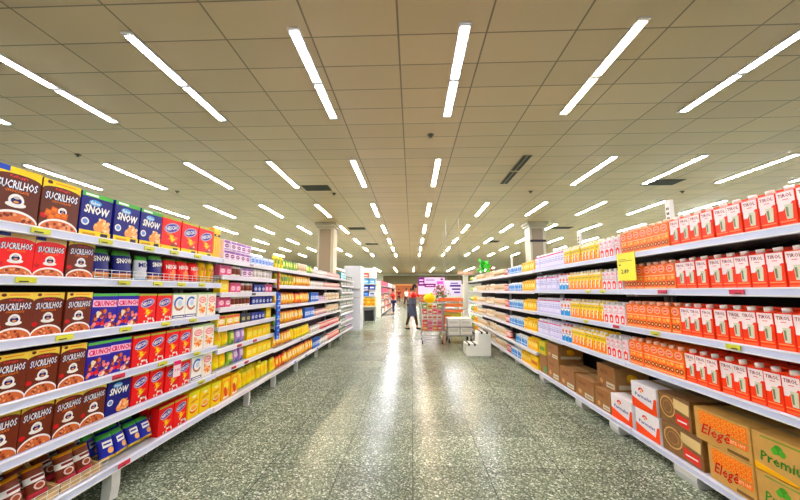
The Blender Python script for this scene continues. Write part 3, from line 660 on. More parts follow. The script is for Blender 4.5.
# ------------------------------------------------------------------ room
def structure(name, b, loc=(0, 0, 0)):
    o = link(name, b.mesh(name), None, loc); o['kind'] = 'structure'; return o
XW, YB, YF = 25, -5, 70
def floor_mat():
    m = bpy.data.materials.new('terrazzo'); m.use_nodes = True; nt = m.node_tree; N_ = nt.nodes; Lk = nt.links.new
    b = N_['Principled BSDF']; geo = N_.new('ShaderNodeNewGeometry')
    v = N_.new('ShaderNodeTexVoronoi'); v.inputs['Scale'].default_value = 92; Lk(geo.outputs['Position'], v.inputs['Vector'])
    v2 = N_.new('ShaderNodeTexVoronoi'); v2.inputs['Scale'].default_value = 150; Lk(geo.outputs['Position'], v2.inputs['Vector'])
    n = N_.new('ShaderNodeTexNoise'); n.inputs['Scale'].default_value = 45; n.inputs['Detail'].default_value = 3; Lk(geo.outputs['Position'], n.inputs['Vector'])
    sep = N_.new('ShaderNodeSeparateColor'); Lk(v.outputs['Color'], sep.inputs[0])
    r = N_.new('ShaderNodeValToRGB'); Lk(sep.outputs[0], r.inputs['Fac']); r.color_ramp.interpolation = 'CONSTANT'
    cs = [(0, (30, 42, 30)), (.22, (60, 76, 56)), (.45, (92, 108, 82)), (.66, (130, 144, 118)), (.84, (182, 192, 166)), (.94, (224, 228, 212))]
    e = r.color_ramp.elements
    while len(e) < len(cs): e.new(.5)
    for el, (p, c) in zip(e, cs): el.position = p; el.color = lin(c)
    sep2 = N_.new('ShaderNodeSeparateColor'); Lk(v2.outputs['Color'], sep2.inputs[0])
    r2 = N_.new('ShaderNodeValToRGB'); Lk(sep2.outputs[0], r2.inputs['Fac']); r2.color_ramp.elements[0].color = lin((60, 72, 56)); r2.color_ramp.elements[1].color = lin((176, 182, 158))
    mx = N_.new('ShaderNodeMix'); mx.data_type = 'RGBA'; Lk(r.outputs['Color'], mx.inputs[6]); Lk(r2.outputs['Color'], mx.inputs[7]); mx.inputs[0].default_value = .35
    # tile to tile tone
    def idx(axis, off):
        s = N_.new('ShaderNodeSeparateXYZ'); Lk(geo.outputs['Position'], s.inputs[0])
        a = N_.new('ShaderNodeMath'); a.operation = 'ADD'; a.inputs[1].default_value = off; Lk(s.outputs[axis], a.inputs[0])
        d = N_.new('ShaderNodeMath'); d.operation = 'DIVIDE'; d.inputs[1].default_value = .6; Lk(a.outputs[0], d.inputs[0])
        f = N_.new('ShaderNodeMath'); f.operation = 'FLOOR'; Lk(d.outputs[0], f.inputs[0])
        g = N_.new('ShaderNodeMath'); g.operation = 'FRACT'; Lk(d.outputs[0], g.inputs[0])
        p = N_.new('ShaderNodeMath'); p.operation = 'PINGPONG'; p.inputs[1].default_value = .5; Lk(g.outputs[0], p.inputs[0])
        l = N_.new('ShaderNodeMath'); l.operation = 'LESS_THAN'; l.inputs[1].default_value = .0065; Lk(p.outputs[0], l.inputs[0])
        return f, l
    fx, lx = idx(0, 60.0); fy, ly = idx(1, 60.02)
    cb = N_.new('ShaderNodeCombineXYZ'); Lk(fx.outputs[0], cb.inputs[0]); Lk(fy.outputs[0], cb.inputs[1])
    wn = N_.new('ShaderNodeTexWhiteNoise'); Lk(cb.outputs[0], wn.inputs['Vector'])
    mr = N_.new('ShaderNodeMapRange'); mr.inputs[3].default_value = .92; mr.inputs[4].default_value = 1.3; Lk(wn.outputs['Value'], mr.inputs[0])
    big = N_.new('ShaderNodeTexNoise'); big.inputs['Scale'].default_value = 1.6; big.inputs['Detail'].default_value = 4; Lk(geo.outputs['Position'], big.inputs['Vector'])
    mr2 = N_.new('ShaderNodeMapRange'); mr2.inputs[1].default_value = .3; mr2.inputs[2].default_value = .7; mr2.inputs[3].default_value = .85; mr2.inputs[4].default_value = 1.1; Lk(big.outputs['Fac'], mr2.inputs[0])
    mm = N_.new('ShaderNodeMath'); mm.operation = 'MULTIPLY'; Lk(mr.outputs[0], mm.inputs[0]); Lk(mr2.outputs[0], mm.inputs[1])
    jl = N_.new('ShaderNodeMath'); jl.operation = 'MAXIMUM'; Lk(lx.outputs[0], jl.inputs[0]); Lk(ly.outputs[0], jl.inputs[1])
    js = N_.new('ShaderNodeMapRange'); js.inputs[3].default_value = 1; js.inputs[4].default_value = .35; Lk(jl.outputs[0], js.inputs[0])
    m3 = N_.new('ShaderNodeMath'); m3.operation = 'MULTIPLY'; Lk(mm.outputs[0], m3.inputs[0]); Lk(js.outputs[0], m3.inputs[1])
    vs = N_.new('ShaderNodeVectorMath'); vs.operation = 'SCALE'; Lk(mx.outputs[2], vs.inputs[0]); Lk(m3.outputs[0], vs.inputs['Scale'])
    Lk(vs.outputs[0], b.inputs['Base Color'])
    mr3 = N_.new('ShaderNodeMapRange'); b.inputs['Specular IOR Level'].default_value = .08; mr3.inputs[3].default_value = .18; mr3.inputs[4].default_value = .3; Lk(big.outputs['Fac'], mr3.inputs[0]); Lk(mr3.outputs[0], b.inputs['Roughness'])
    bp = N_.new('ShaderNodeBump'); bp.inputs['Strength'].default_value = .12; bp.inputs['Distance'].default_value = .004; Lk(n.outputs['Fac'], bp.inputs['Height']); Lk(bp.outputs[0], b.inputs['Normal'])
    return m
def ceil_mat():
    m = bpy.data.materials.new('ceiling_tiles'); m.use_nodes = True; nt = m.node_tree; N_ = nt.nodes; Lk = nt.links.new
    b = N_['Principled BSDF']; geo = N_.new('ShaderNodeNewGeometry'); s = N_.new('ShaderNodeSeparateXYZ'); Lk(geo.outputs['Position'], s.inputs[0])
    def line(axis, off, pitch, half):
        a = N_.new('ShaderNodeMath'); a.operation = 'ADD'; a.inputs[1].default_value = off; Lk(s.outputs[axis], a.inputs[0])
        d = N_.new('ShaderNodeMath'); d.operation = 'DIVIDE'; d.inputs[1].default_value = pitch; Lk(a.outputs[0], d.inputs[0])
        f = N_.new('ShaderNodeMath'); f.operation = 'FLOOR'; Lk(d.outputs[0], f.inputs[0])
        g = N_.new('ShaderNodeMath'); g.operation = 'FRACT'; Lk(d.outputs[0], g.inputs[0])
        p = N_.new('ShaderNodeMath'); p.operation = 'PINGPONG'; p.inputs[1].default_value = .5; Lk(g.outputs[0], p.inputs[0])
        l = N_.new('ShaderNodeMath'); l.operation = 'LESS_THAN'; l.inputs[1].default_value = half / pitch; Lk(p.outputs[0], l.inputs[0])
        return f, l
    fx, lx = line(0, .18 + 1.246 * 40, 1.246, .013); fy, ly = line(1, -4.33 + .636 * 100, .636, .010)
    cb = N_.new('ShaderNodeCombineXYZ'); Lk(fx.outputs[0], cb.inputs[0]); Lk(fy.outputs[0], cb.inputs[1])
    wn = N_.new('ShaderNodeTexWhiteNoise'); Lk(cb.outputs[0], wn.inputs['Vector'])
    mr = N_.new('ShaderNodeMapRange'); mr.inputs[3].default_value = .93; mr.inputs[4].default_value = 1.04; Lk(wn.outputs['Value'], mr.inputs[0])
    jl = N_.new('ShaderNodeMath'); jl.operation = 'MAXIMUM'; Lk(lx.outputs[0], jl.inputs[0]); Lk(ly.outputs[0], jl.inputs[1])
    js = N_.new('ShaderNodeMapRange'); js.inputs[3].default_value = 1; js.inputs[4].default_value = .32; Lk(jl.outputs[0], js.inputs[0])
    m3 = N_.new('ShaderNodeMath'); m3.operation = 'MULTIPLY'; Lk(mr.outputs[0], m3.inputs[0]); Lk(js.outputs[0], m3.inputs[1])
    vs = N_.new('ShaderNodeVectorMath'); vs.operation = 'SCALE'; vs.inputs[0].default_value = lin((208, 181, 143))[:3]; Lk(m3.outputs[0], vs.inputs['Scale'])
    Lk(vs.outputs[0], b.inputs['Base Color']); b.inputs['Roughness'].default_value = .4; b.inputs['Specular IOR Level'].default_value = .7
    return m
b = MB(); b.box(-XW, XW, YB, YF, -.1, 0, floor_mat()); structure('floor', b)
b = MB(); b.box(-XW, XW, YB, YF, H_CEIL, H_CEIL + .1, ceil_mat()); structure('ceiling', b)
M_WALL = mat('wall_paint', (226, 226, 208), .7, noise=.03, nscale=2)
b = MB(); b.box(-XW - .1, -XW, YB, YF, 0, H_CEIL, M_WALL); structure('wall_left', b)
b = MB(); b.box(XW, XW + .1, YB, YF, 0, H_CEIL, M_WALL); structure('wall_right', b)
b = MB(); b.box(-XW, XW, YB - .1, YB, 0, H_CEIL, M_WALL); structure('wall_back', b)
b = MB(); b.box(-XW, XW, YF, YF + .1, 0, H_CEIL, M_WALL)
structure('wall_front', b)
b = MB(); b.box(-6, 13, YF - .5, YF - .002, 2.9, 4.6, mat('fascia', (120, 108, 72), .7)); structure('trim_1', b)
b = MB(); b.box(-4.6, 4.2, YF - .3, YF - .003, .0, 2.9, mat('orange_wall', (196, 100, 40), .6, noise=.1, nscale=1)); b.box(-4.6, 4.2, YF - .34, YF - .3, 2.55, 2.9, mat('orange_wall_band', (236, 150, 80), .5)); structure('trim_2', b)

def column(x0, x1, y, label_n, band=None):
    b = MB(); P_ = mat('column_paint', (170, 162, 138), .6); Q = mat('column_panel', (128, 112, 88), .5)
    d = x1 - x0
    b.box(x0, x1, y, y + d, 0, H_CEIL, P_, .01); b.box(x0 - .15, x1 + .15, y - .15, y + d + .15, H_CEIL - .14, H_CEIL, P_, .01); b.box(x0 - .07, x1 + .07, y - .07, y + d + .07, H_CEIL - .26, H_CEIL - .14, P_, .01)
    b.box(x0 + .1, x1 - .14, y - .012, y, 1.2, H_CEIL - .35, Q)
    if band: b.box(x0 - .01, x1 + .01, y - .03, y, band, band + .12, M_DARK)
    structure('column', b)
column(-5.0, -4.15, 17.3, 1); column(6.2, 7.0, 17.5, 2, 4.0)

# ceiling lights
def emis(name, rgb, s):
    m = bpy.data.materials.new(name); m.use_nodes = True; nt = m.node_tree
    b = nt.nodes['Principled BSDF']; b.inputs['Base Color'].default_value = (.8, .8, .8, 1)
    b.inputs['Emission Color'].default_value = lin(rgb); b.inputs['Emission Strength'].default_value = s
    return m
E_COOL = emis('tube_cool', (250, 243, 250), 40); E_FAR = emis('tube_far', (250, 246, 246), 90); E_WARM = emis('tube_warm', (255, 228, 190), 40)
M_HOUS = mat('light_housing', (222, 220, 226), .4)
def light_meshes(E):
    h = MB(); h.box(-.085, .085, -1.23, 1.23, -.03, 0, M_HOUS, .004)
    d = MB(); d.box(-.058, -.006, -.56, .56, -.0355, -.031, E, .001); d.box(.006, .058, -.56, .56, -.0355, -.031, E, .001)
    return h.mesh('housing'), d.mesh('tube_pair')
POWER = {0: 38, 1: 46, 2: 64, 3: 84, 4: 100, 5: 112}
LM1 = {}
for pw in POWER:
    LM1['c', pw] = light_meshes(emis('tube_cool_row', (250, 243, 250) if pw < 2 else (240, 242, 255), POWER[pw])); LM1['w', pw] = light_meshes(emis('tube_warm_row', (255, 228, 190), POWER[pw]))
FARL = light_meshes(E_FAR)
for j in range(-2, 7):
    yc = 5.35 + 4.65 * j
    for i in range(-9, 10):
        x = .74 + 2.37 * i
        if j < 0 and abs(i) > 2: continue
        if j == 1 and i == 1: continue                      # the air slot sits here
        if j == 0 and abs(i) > 4: continue
        if j == 1 and abs(i) > 6: continue
        if -5.2 < x < -4 and 17 < yc < 18.5: continue
        if j > 8 and abs(i) > 6: continue
        warm = (i in (-2, 0) and j in (1, 2, 3)) or (i == 1 and j % 3 == 0 and j > 0) or (i == 1 and j == 0) or (j > 5 and (i + j) % 3 == 0)
        hm, tm = LM1['w' if warm else 'c', min(5, max(0, j))]
        side = 'straight ahead' if i == 0 else ('%s column to the %s' % (ORD[abs(i) - 1], 'left' if i < 0 else 'right'))
        row = 'behind the viewpoint, row %s' % ('one' if j == -1 else 'two') if j < 0 else '%s row from the viewpoint' % ordinal(j)
        t = thing('ceiling_light', '%s twin tube ceiling light, %s, %s' % ('warm white' if warm else 'cool white', row, side), 'ceiling light', (x, yc, H_CEIL), 0, 'twin tube lights across the ceiling')
        link('housing', hm, t)
        for dy in (-.61, .61): link('tube_pair', tm, t, (0, dy, 0))

for i in range(-5, 6):
    for q in range(4):
        t = thing('ceiling_light', 'distant ceiling light near the far wall, %s in its row, %s' % (['nearest', 'second', 'third', 'farthest'][q], 'middle line' if i == 0 else '%s line %s of centre' % (ORD[abs(i) - 1], 'left' if i < 0 else 'right')), 'ceiling light', (.3 + 3.1 * i, 53 + 2.7 * q, H_CEIL), 0, 'ceiling lights near the far wall')
        hm, tm = FARL; link('housing', hm, t)
        for dy in (-.61, .61): link('tube_pair', tm, t, (0, dy, 0))
# vents
def vent(x, y, wx, wy, label, slats=5, along='x'):
    t = thing('ceiling_vent', label, 'vent', (x, y, H_CEIL)); b = MB()
    G = mat('vent_frame', (120, 110, 90), .5); Dk = mat('vent_dark', (40, 34, 26), .6)
    b.box(-wx / 2, wx / 2, -wy / 2, wy / 2, -.012, 0, G, .003); link('frame', b.mesh('frame'), t)
    b = MB()
    for k in range(slats):
        if along == 'x':
            yy = -wy / 2 + wy * (k + .5) / slats; b.box(-wx / 2 + .03, wx / 2 - .03, yy - wy / slats * .38, yy + wy / slats * .38, -.02, -.0125, Dk)
        else:
            xx = -wx / 2 + wx * (k + .5) / slats; b.box(xx - wx / slats * .3, xx + wx / slats * .3, -wy / 2 + .03, wy / 2 - .03, -.02, -.0125, Dk)
    link('louver', b.mesh('louver'), t)
vent(3.12, 9.25, .26, 1.15, 'narrow dark air slot in place of a light, nearer half', 2, 'y')
vent(3.12, 10.5, .26, 1.15, 'narrow dark air slot in place of a light, farther half', 2, 'y')
vent(-3.35, 11.3, .95, .62, 'dark square ceiling vent left of the aisle'); vent(8.4, 11.1, 1.1, .6, 'dark square ceiling vent above right shelving')
vent(-3.2, 19.0, 1.0, .7, 'dark ceiling vent beside the left column'); vent(8.6, 19.2, 1.2, .6, 'dark ceiling vent beyond the right column')
vent(-3.1, 25.5, 1.0, .8, 'small far ceiling vent on the left'); vent(5.9, 24.5, 1.0, .8, 'small far ceiling vent on the right')
for x, y, l in ((-2.9, 12.0, 'left of centre'), (-8.9, 8.2, 'far to the left'), (4.35, 12.0, 'right of centre'), (-8.55, 11.5, 'beside far left lights'), (9.9, 12.2, 'far to the right'), (.45, 7.4, 'near the centre line')):
    b = MB(); b.cyl((0, 0, -.02), (0, 0, 0), .07, mat('sprinkler_metal', (90, 84, 70), .4, metal=.6), n=12); b.cyl((0, 0, -.06), (0, 0, -.02), .02, MATS['sprinkler_metal'], n=8); b.cyl((0, 0, -.066), (0, 0, -.06), .04, MATS['sprinkler_metal'], n=10)
    thing('sprinkler', 'small round sprinkler head on the ceiling, ' + l, 'sprinkler', (x, y, H_CEIL), 0, 'ceiling sprinklers', b.mesh('sprinkler'))

# ------------------------------------------------------------------ far things
b = MB(); b.box(-.2, .2, 0, .22, 0, .5, M_BLACK, .01); b.box(-.22, .22, -.01, .23, .46, .5, C((40, 40, 44)), .005)  # black block added to stand for the shade in the stand's lower opening
thing('shade_block', 'added black block for the shaded opening under the white display stand', 'shade block', (-2.12, 16.42, 0), 0, None, b.mesh('shade_block'))
# white cabinet closing the left row
t = thing('cabinet', 'tall white cabinet standing at the end of the left shelving', 'cabinet', (-2.1, 12.3, 0))
b = MB(); b.box(-.42, .2, 0, .8, 0, 2.38, mat('cabinet_white', (214, 220, 230), .35), .01); link('body', b.mesh('body'), t)
b = MB(); b.box(-.15, .19, -.03, -.001, 1.5, 1.54, M_STEEL); b.box(-.15, .19, -.02, -.001, 1.2, 1.22, M_STEEL); link('handle_rail', b.mesh('handle_rail'), t)
# tiered display stand
t = thing('display_stand', 'white tiered display stand beyond the tall white cabinet', 'display stand', (-2.12, 16.4, 0))
b = MB(); b.box(-.34, .34, .3, .34, 0, 2.5, M_WHITE, .005); link('back_panel', b.mesh('back_panel'), t)
for k, z in enumerate((.72, 1.2, 1.5, 1.8, 2.1)):
    b = MB(); b.box(-.34, .34, -.05 if k == 0 else .02, .3, z - .03, z, M_WHITE, .004); link('shelf', b.mesh('shelf'), t)
for x in (-.32, .3):
    b = MB(); b.box(x, x + .03, -.04, .3, 0, .69, M_STEEL); link('leg', b.mesh('leg'), t)
b = MB(); b.box(-.34, .34, .27, .3, 2.36, 2.6, M_WHITE, .01); link('header', b.mesh('header'), t)
def small(nm, lab_, cat, x, y, z, w_, d_, h_, c, c2, grp=None, rot=0):
    b = MB(w_, h_); b.box(-w_ / 2, w_ / 2, 0, d_, 0, h_, C(c), .005); b.rect(.12, .35, .88, .7, C(c2), 1); b.rect(.05, .05, .95, .12, C(c2), 1)
    return thing(nm, lab_, cat, (x, y, z), rot, grp, b.mesh(nm))
i = 0
for z, cols, nmz in ((2.1, [((200, 60, 60), (240, 220, 210))], 'top tier'), (1.8, [((80, 170, 230), (226, 240, 250))] * 2, 'second tier'), (1.5, [((30, 50, 160), (220, 230, 250))] * 2, 'third tier'), (1.2, [((40, 60, 150), (90, 160, 230)), ((230, 236, 246), (40, 60, 150))], 'fourth tier')):
    for q, (a, c) in enumerate(cols):
        small('carton_pack', 'boxed goods on display stand %s, %s' % (nmz, ['left', 'right'][q]), 'box', -2.28 + q * .31, 16.44, z + .001, .27, .2, .22, a, c, 'boxes on the white display stand')
for r in range(2):
    for q in range(3):
        small('yellow_crate', 'yellow pack on stand counter, %s layer, %s' % (['lower', 'upper'][r], ['left', 'middle', 'right'][q]), 'pack', -2.33 + q * .21, 16.38, .722 + r * .19, .195, .2, .18, (226, 190, 60), (206, 120, 40), 'yellow packs on the display stand counter')
# far gondola on the left of the far aisle
def far_gondola(side, X, y0, y1, label, palette, nm, zt=2.0, n=14):
    t = thing('shelving_unit', label, 'shelf unit', (X, y0, 0))
    b = MB(); b.box(-.5 if side < 0 else .46, -.46 if side < 0 else .5, 0, y1 - y0, 0, zt, M_SHELF); link('back_panel', b.mesh('back_panel'), t)
    b = MB(); b.box(-.5 if side < 0 else -.02, .02 if side < 0 else .5, -.03, -.002, 0, zt + .02, M_WHITE, .005); link('end_panel', b.mesh('end_panel'), t)
    for k in range(5):
        z = .12 + k * .4
        a, c = (-.455, 0) if side < 0 else (0, .455)
        b = MB(); b.box(a, c, 0, y1 - y0, z, z + .03, M_SHELF); link('shelf', b.mesh('shelf'), t)
        for q in range(n):
            w_ = (y1 - y0 - .1) / n
            col = palette(q / n, k)
            small('food_box', '%s, %s from near end, %s shelf up' % (nm, ordinal(q), ORD[k]), 'box', X + (-.02 if side < 0 else .02), y0 + .05 + (q + .5) * w_, z + .0305, w_ * .93, .2, .27 if k < 4 else .3, col, tuple(min(255, v + 60) for v in col), nm + ' row', pi / 2 if side < 0 else -pi / 2)
rp = random.Random(5)
far_gondola(-1, -1.75, 18.6, 36, 'shelving unit of red and purple goods along the far aisle', lambda f, k: rp.choice([(150, 30, 90), (190, 40, 60), (120, 30, 80)]) if f < .3 and k > 2 else rp.choice([(220, 180, 160), (190, 150, 130), (230, 224, 214), (150, 60, 50), (90, 80, 70), (200, 90, 60)]), 'boxed goods on far left unit', zt=2.0)
# banners
def banner(x0, x1, z0, z1, y, label, base, blocks):
    W, Hh = x1 - x0, z1 - z0; b = MB(W, Hh); b.box(-W / 2, W / 2, 0, .03, 0, Hh, base, .004)
    for bl in blocks: b.rect(*bl[:4], C(bl[4]), 1 + bl[5] if len(bl) > 5 else 1)
    t = thing('hanging_banner', label, 'banner', ((x0 + x1) / 2, y, z0), 0, None, b.mesh('hanging_banner'))
    for q, x in enumerate((-W / 2 + .1, W / 2 - .1)):
        c = MB(); c.cyl((x, .015, Hh), (x, .015, H_CEIL - z0), .006, M_STEEL, n=6); link('hanging_wire', c.mesh('hanging_wire'), t)
PU = (112, 24, 120)
banner(.36, 1.95, 1.25, 2.25, 20, 'purple and pale lilac hanging banner beyond the shopping carts', C((226, 196, 236)),
       [(.0, .5, .24, 1, PU), (.04, .8, .2, .88, (230, 200, 240), 1), (.05, .62, .2, .7, (230, 200, 240), 1), (.24, .42, .66, .64, PU), (.28, .82, .62, .88, (120, 90, 170)), (.7, .6, .95, .78, (200, 90, 200)), (.68, .3, .8, .5, PU), (.84, .84, .93, .94, PU), (.3, .5, .6, .54, (240, 220, 245), 1), (.86, .4, .97, .52, PU)])
banner(1.55, 2.35, 1.2, 1.95, 16, 'small white hanging banner with purple bars, left of the white pillar', C((224, 216, 240)),
       [(.3, .6, .95, .72, (70, 50, 140)), (.35, .78, .8, .86, (110, 90, 180)), (.42, .4, .92, .5, (70, 50, 140)), (.55, .2, .9, .3, (90, 70, 160))])
# white end pillar of the right row
b = MB(); b.box(-.09, .09, 0, .12, 0, 2.02, M_WHITE, .006); b.box(-.1, .1, -.02, .14, 1.98, 2.05, M_WHITE, .01)
thing('end_post', 'white post closing the far end of the right shelving', 'post', (2.02, 12.66, 0), 0, None, b.mesh('end_post'))
# orange stand with trays behind the flat trolley
t = thing('produce_stand', 'orange tray stand behind the flat trolley of white packs', 'stand', (1.44, 12.7, 0))
OR = mat('orange_tray', (240, 120, 50), .4); OY = mat('yellow_green_panel', (214, 200, 60), .5)
b = MB(); b.box(-.42, .42, .05, .6, 0, .62, OY, .01); b.box(-.42, 0, .04, .05, .1, .55, C((220, 110, 50))); link('base', b.mesh('base'), t)
for z in (.66, .86, 1.06):
    b = MB(); b.box(-.46, .46, 0, .65, z, z + .03, OR, .004); b.box(-.46, .46, 0, .02, z + .03, z + .1, OR); b.box(-.46, -.44, .02, .65, z + .03, z + .1, OR); b.box(.44, .46, .02, .65, z + .03, z + .1, OR); link('tray', b.mesh('tray'), t)
for x in (-.44, .42):
    b = MB(); b.box(x, x + .02, .55, .6, .62, 1.06, M_WHITE); link('post', b.mesh('post'), t)
fr = [(244, 220, 190), (250, 190, 90), (230, 90, 50)]
for k, z in enumerate((.66, .86, 1.06)):
    for r in range(2):
        for q in range(7):
            b = MB(); b.ball((0, 0, 0), .055, C(fr[k]), n=10)
            thing('fruit', '%s round fruit, %s from left, %s row of the %s orange tray' % (['cream', 'yellow', 'red'][k], ORD[q], ['front', 'back'][r], ['lowest', 'middle', 'top'][k]), 'fruit', (1.44 - .36 + q * .12, 12.82 + r * .13, z + .086), 0, 'round fruit in the orange trays', b.mesh('fruit'))
# greenery display behind
rl = random.Random(8)
t = thing('potted_plant', 'leafy pink flowering plant behind the orange stand', 'plant', (1.2, 14.2, 0))
b = MB(); b.cyl((0, 0, 0), (0, 0, .9), .14, C((130, 100, 70)), .2, n=14); link('pot', b.mesh('pot'), t)
b = MB()
for q in range(160):
    a, e, r = rl.uniform(0, 2 * pi), rl.uniform(-.3, 1.5), rl.uniform(.1, .42)
    c = Vector((r * cos(a) * cos(e), r * sin(a) * cos(e), 1.25 + r * 1.2 * sin(e))); s_ = .06
    v1 = Vector((rl.uniform(-1, 1), rl.uniform(-1, 1), rl.uniform(-1, 1))).normalized() * s_; v2 = v1.cross(Vector((rl.uniform(-1, 1), rl.uniform(-1, 1), .5))).normalized() * s_ * .6
    b.face([c - v1, c + v2, c + v1, c - v2], C(rl.choice([(90, 130, 60), (120, 150, 80), (214, 130, 140), (190, 90, 90), (70, 100, 50)])))
for q in range(12):
    a = q * pi / 6; b.cyl((0, 0, .9), (.3 * cos(a), .3 * sin(a), 1.35 + .1 * (q % 3)), .006, C((90, 110, 60)), n=5)
link('foliage', b.mesh('foliage'), t)

# step stool
t = thing('step_stool', 'white two-step plastic stool with dark grip strips beside right shelving', 'step stool', (1.48, 7.72, 0))
b = MB()
pr = [(-.27, .0), (.28, .0), (.28, .53), (.02, .53), (.0, .27), (-.27, .27)]
for yy in (0, .46):
    pp = [(p[0], yy, p[1]) for p in pr]; b.face(pp if yy == 0 else pp[::-1], M_WHITE)
for k in range(6):
    p, q = pr[k], pr[(k + 1) % 6]; b.face([(p[0], 0, p[1]), (p[0], .46, p[1]), (q[0], .46, q[1]), (q[0], 0, q[1])], M_WHITE)
bmesh.ops.remove_doubles(b.bm, verts=b.bm.verts, dist=.0005); bmesh.ops.recalc_face_normals(b.bm, faces=b.bm.faces); bmesh.ops.bevel(b.bm, geom=list(b.bm.edges), offset=.012, segments=2, affect='EDGES')
link('body', b.mesh('body'), t)
for x, z in ((-.21, .27), (-.08, .27), (.08, .53), (.2, .53)):
    b = MB(); b.box(x - .02, x + .02, .0, .46, z - .004, z + .008, M_BLACK, .002); b.box(x - .02, x + .02, -.006, .0, z - .04, z + .006, M_BLACK); link('grip_strip', b.mesh('grip_strip'), t)

# shopping cart
def cart(label, x, y, W, D, z0, z1, rotz):
    t = thing('shopping_cart', label, 'shopping cart', (x, y, 0), rotz)
    b = MB(); wr = .0045
    def ring(z, f, dd, r=.007):
        a = W / 2 * f; p = [(-a, -dd, z), (a, -dd, z), (a, D, z), (-a, D, z)]
        for k in range(4): b.cyl(p[k], p[(k + 1) % 4], r, M_STEEL, n=6)
    nz = 6
    for k in range(nz + 1):
        f = .86 + .14 * k / nz; ring(z0 + (z1 - z0) * k / nz, f, .06 * k / nz, .008 if k in (0, nz) else .004)
    for k in range(9):
        u = -1 + 2 * k / 8
        b.cyl((u * W / 2 * .86, 0, z0), (u * W / 2, -.06, z1), wr, M_STEEL, n=5); b.cyl((u * W / 2 * .86, D, z0), (u * W / 2, D, z1), wr, M_STEEL, n=5)
        b.cyl((u * W / 2 * .86, 0, z0), (u * W / 2 * .86, D, z0), wr, M_STEEL, n=5)
    for k in range(11):
        yy = D * k / 10
        for s_ in (-1, 1): b.cyl((s_ * W / 2 * .86, yy, z0), (s_ * W / 2, yy - .06 * (1 - k / 10), z1), wr, M_STEEL, n=5)
    link('basket', b.mesh('basket'), t)
    b = MB()
    for s_ in (-1, 1):
        b.cyl((s_ * W * .4, 0, .13), (s_ * W * .42, D, .13), .012, M_STEEL, n=8); b.cyl((s_ * W * .42, D, .13), (s_ * W * .45, D + .05, z1 + .05), .012, M_STEEL, n=8); b.cyl((s_ * W * .4, .03, .13), (s_ * W * .4, .1, z0), .01, M_STEEL, n=8)
    b.cyl((-W * .4, 0, .13), (W * .4, 0, .13), .012, M_STEEL, n=8); b.cyl((-W * .42, D, .13), (W * .42, D, .13), .012, M_STEEL, n=8)
    link('frame', b.mesh('frame'), t)
    b = MB(); b.cyl((-W * .47, D + .05, z1 + .05), (W * .47, D + .05, z1 + .05), .018, C((200, 60, 40)), n=10); link('handle', b.mesh('handle'), t)
    for s_ in (-1, 1):
        for yy in (.03, D - .03):
            b = MB(); b.cyl((s_ * W * .4 - .015, yy, .055), (s_ * W * .4 + .015, yy, .055), .055, M_BLACK, n=14); b.box(s_ * W * .4 - .02, s_ * W * .4 + .02, yy - .01, yy + .01, .055, .13, M_STEEL); link('wheel', b.mesh('wheel'), t)
    return t
cart('wire shopping cart piled with packs, left of the flat trolley', .56, 9.4, .68, .9, .34, 1.1, -.0)
rc = random.Random(12)
pal = [((226, 60, 50), (244, 230, 220), 'red'), ((240, 236, 226), (220, 80, 60), 'white'), ((236, 120, 50), (250, 220, 160), 'orange'), ((110, 150, 60), (240, 240, 200), 'green'), ((230, 210, 80), (200, 90, 50), 'yellow'), ((236, 170, 190), (220, 60, 90), 'pink')]
lay = ['bottom', 'second', 'third', 'fourth', 'fifth']
seqs = [[2, 5, 2, 0], [0, 5, 1, 5], [1, 1, 1, 1], [0, 1, 0, 5], [3, 4, 1, 3]]
for k in range(5):
    for q in range(4):
        for r in range(2):
            a, c, nm = pal[seqs[k][q]]
            small('grocery_pack', '%s pack in the wire cart, %s layer, %s from left, %s row' % (nm, lay[k], ORD[q], ['front', 'back'][r]), 'pack', .56 - .2 + q * .135, 9.45 + r * .4, .352 + k * .148, .125, .3, .143, a, c, 'packs piled in the wire cart')
b = MB()
b.ball((0, 0, .14), .16, C((250, 206, 30)), (1.1, 1, .85), 14); b.ball((.06, -.02, .26), .05, C((250, 206, 30)), (1, 1, 1.2), 8); b.ball((-.08, 0, .24), .05, C((250, 214, 60)), (1, 1, 1), 8)
thing('shopping_bag', 'yellow knotted bag on top of the piled wire cart', 'bag', (.5, 9.75, 1.095), 0, None, b.mesh('shopping_bag'))
# flat trolley
t = thing('flat_trolley', 'grey flat trolley carrying white packs beside the step stool', 'trolley', (1.33, 9.5, 0))
b = MB(); b.box(-.38, .38, 0, .8, .2, .24, M_STEEL, .005); link('deck', b.mesh('deck'), t)
b = MB()
for z in (.45,):
    for p, q in (((-.38, 0, z), (.38, 0, z)), ((.38, 0, z), (.38, .8, z)), ((-.38, 0, z), (-.38, .8, z))): b.cyl(p, q, .012, M_STEEL, n=8)
for x, yy in ((-.38, 0), (.38, 0), (0, 0), (.38, .8), (-.38, .8)): b.cyl((x, yy, .24), (x, yy, .45 if yy == 0 else .9), .012, M_STEEL, n=8)
b.cyl((-.38, .8, .9), (.38, .8, .9), .014, M_STEEL, n=8); link('rail', b.mesh('rail'), t)
for x in (-.3, .3):
    for yy in (.08, .72):
        b = MB(); b.cyl((x - .02, yy, .07), (x + .02, yy, .07), .07, M_BLACK, n=16); b.box(x - .03, x + .03, yy - .012, yy + .012, .07, .2, M_STEEL); link('wheel', b.mesh('wheel'), t)
for k in range(2):
    for q in range(2):
        for r in range(2):
            small('white_pack', 'white carton pack on flat trolley, %s layer, %s, %s' % (['lower', 'upper'][k], ['left', 'right'][q], ['front', 'back'][r]), 'pack', 1.33 - .17 + q * .345, 9.54 + r * .37, .242 + k * .222, .33, .34, .218, (238, 238, 232), (214, 214, 206), 'white packs on the flat trolley')
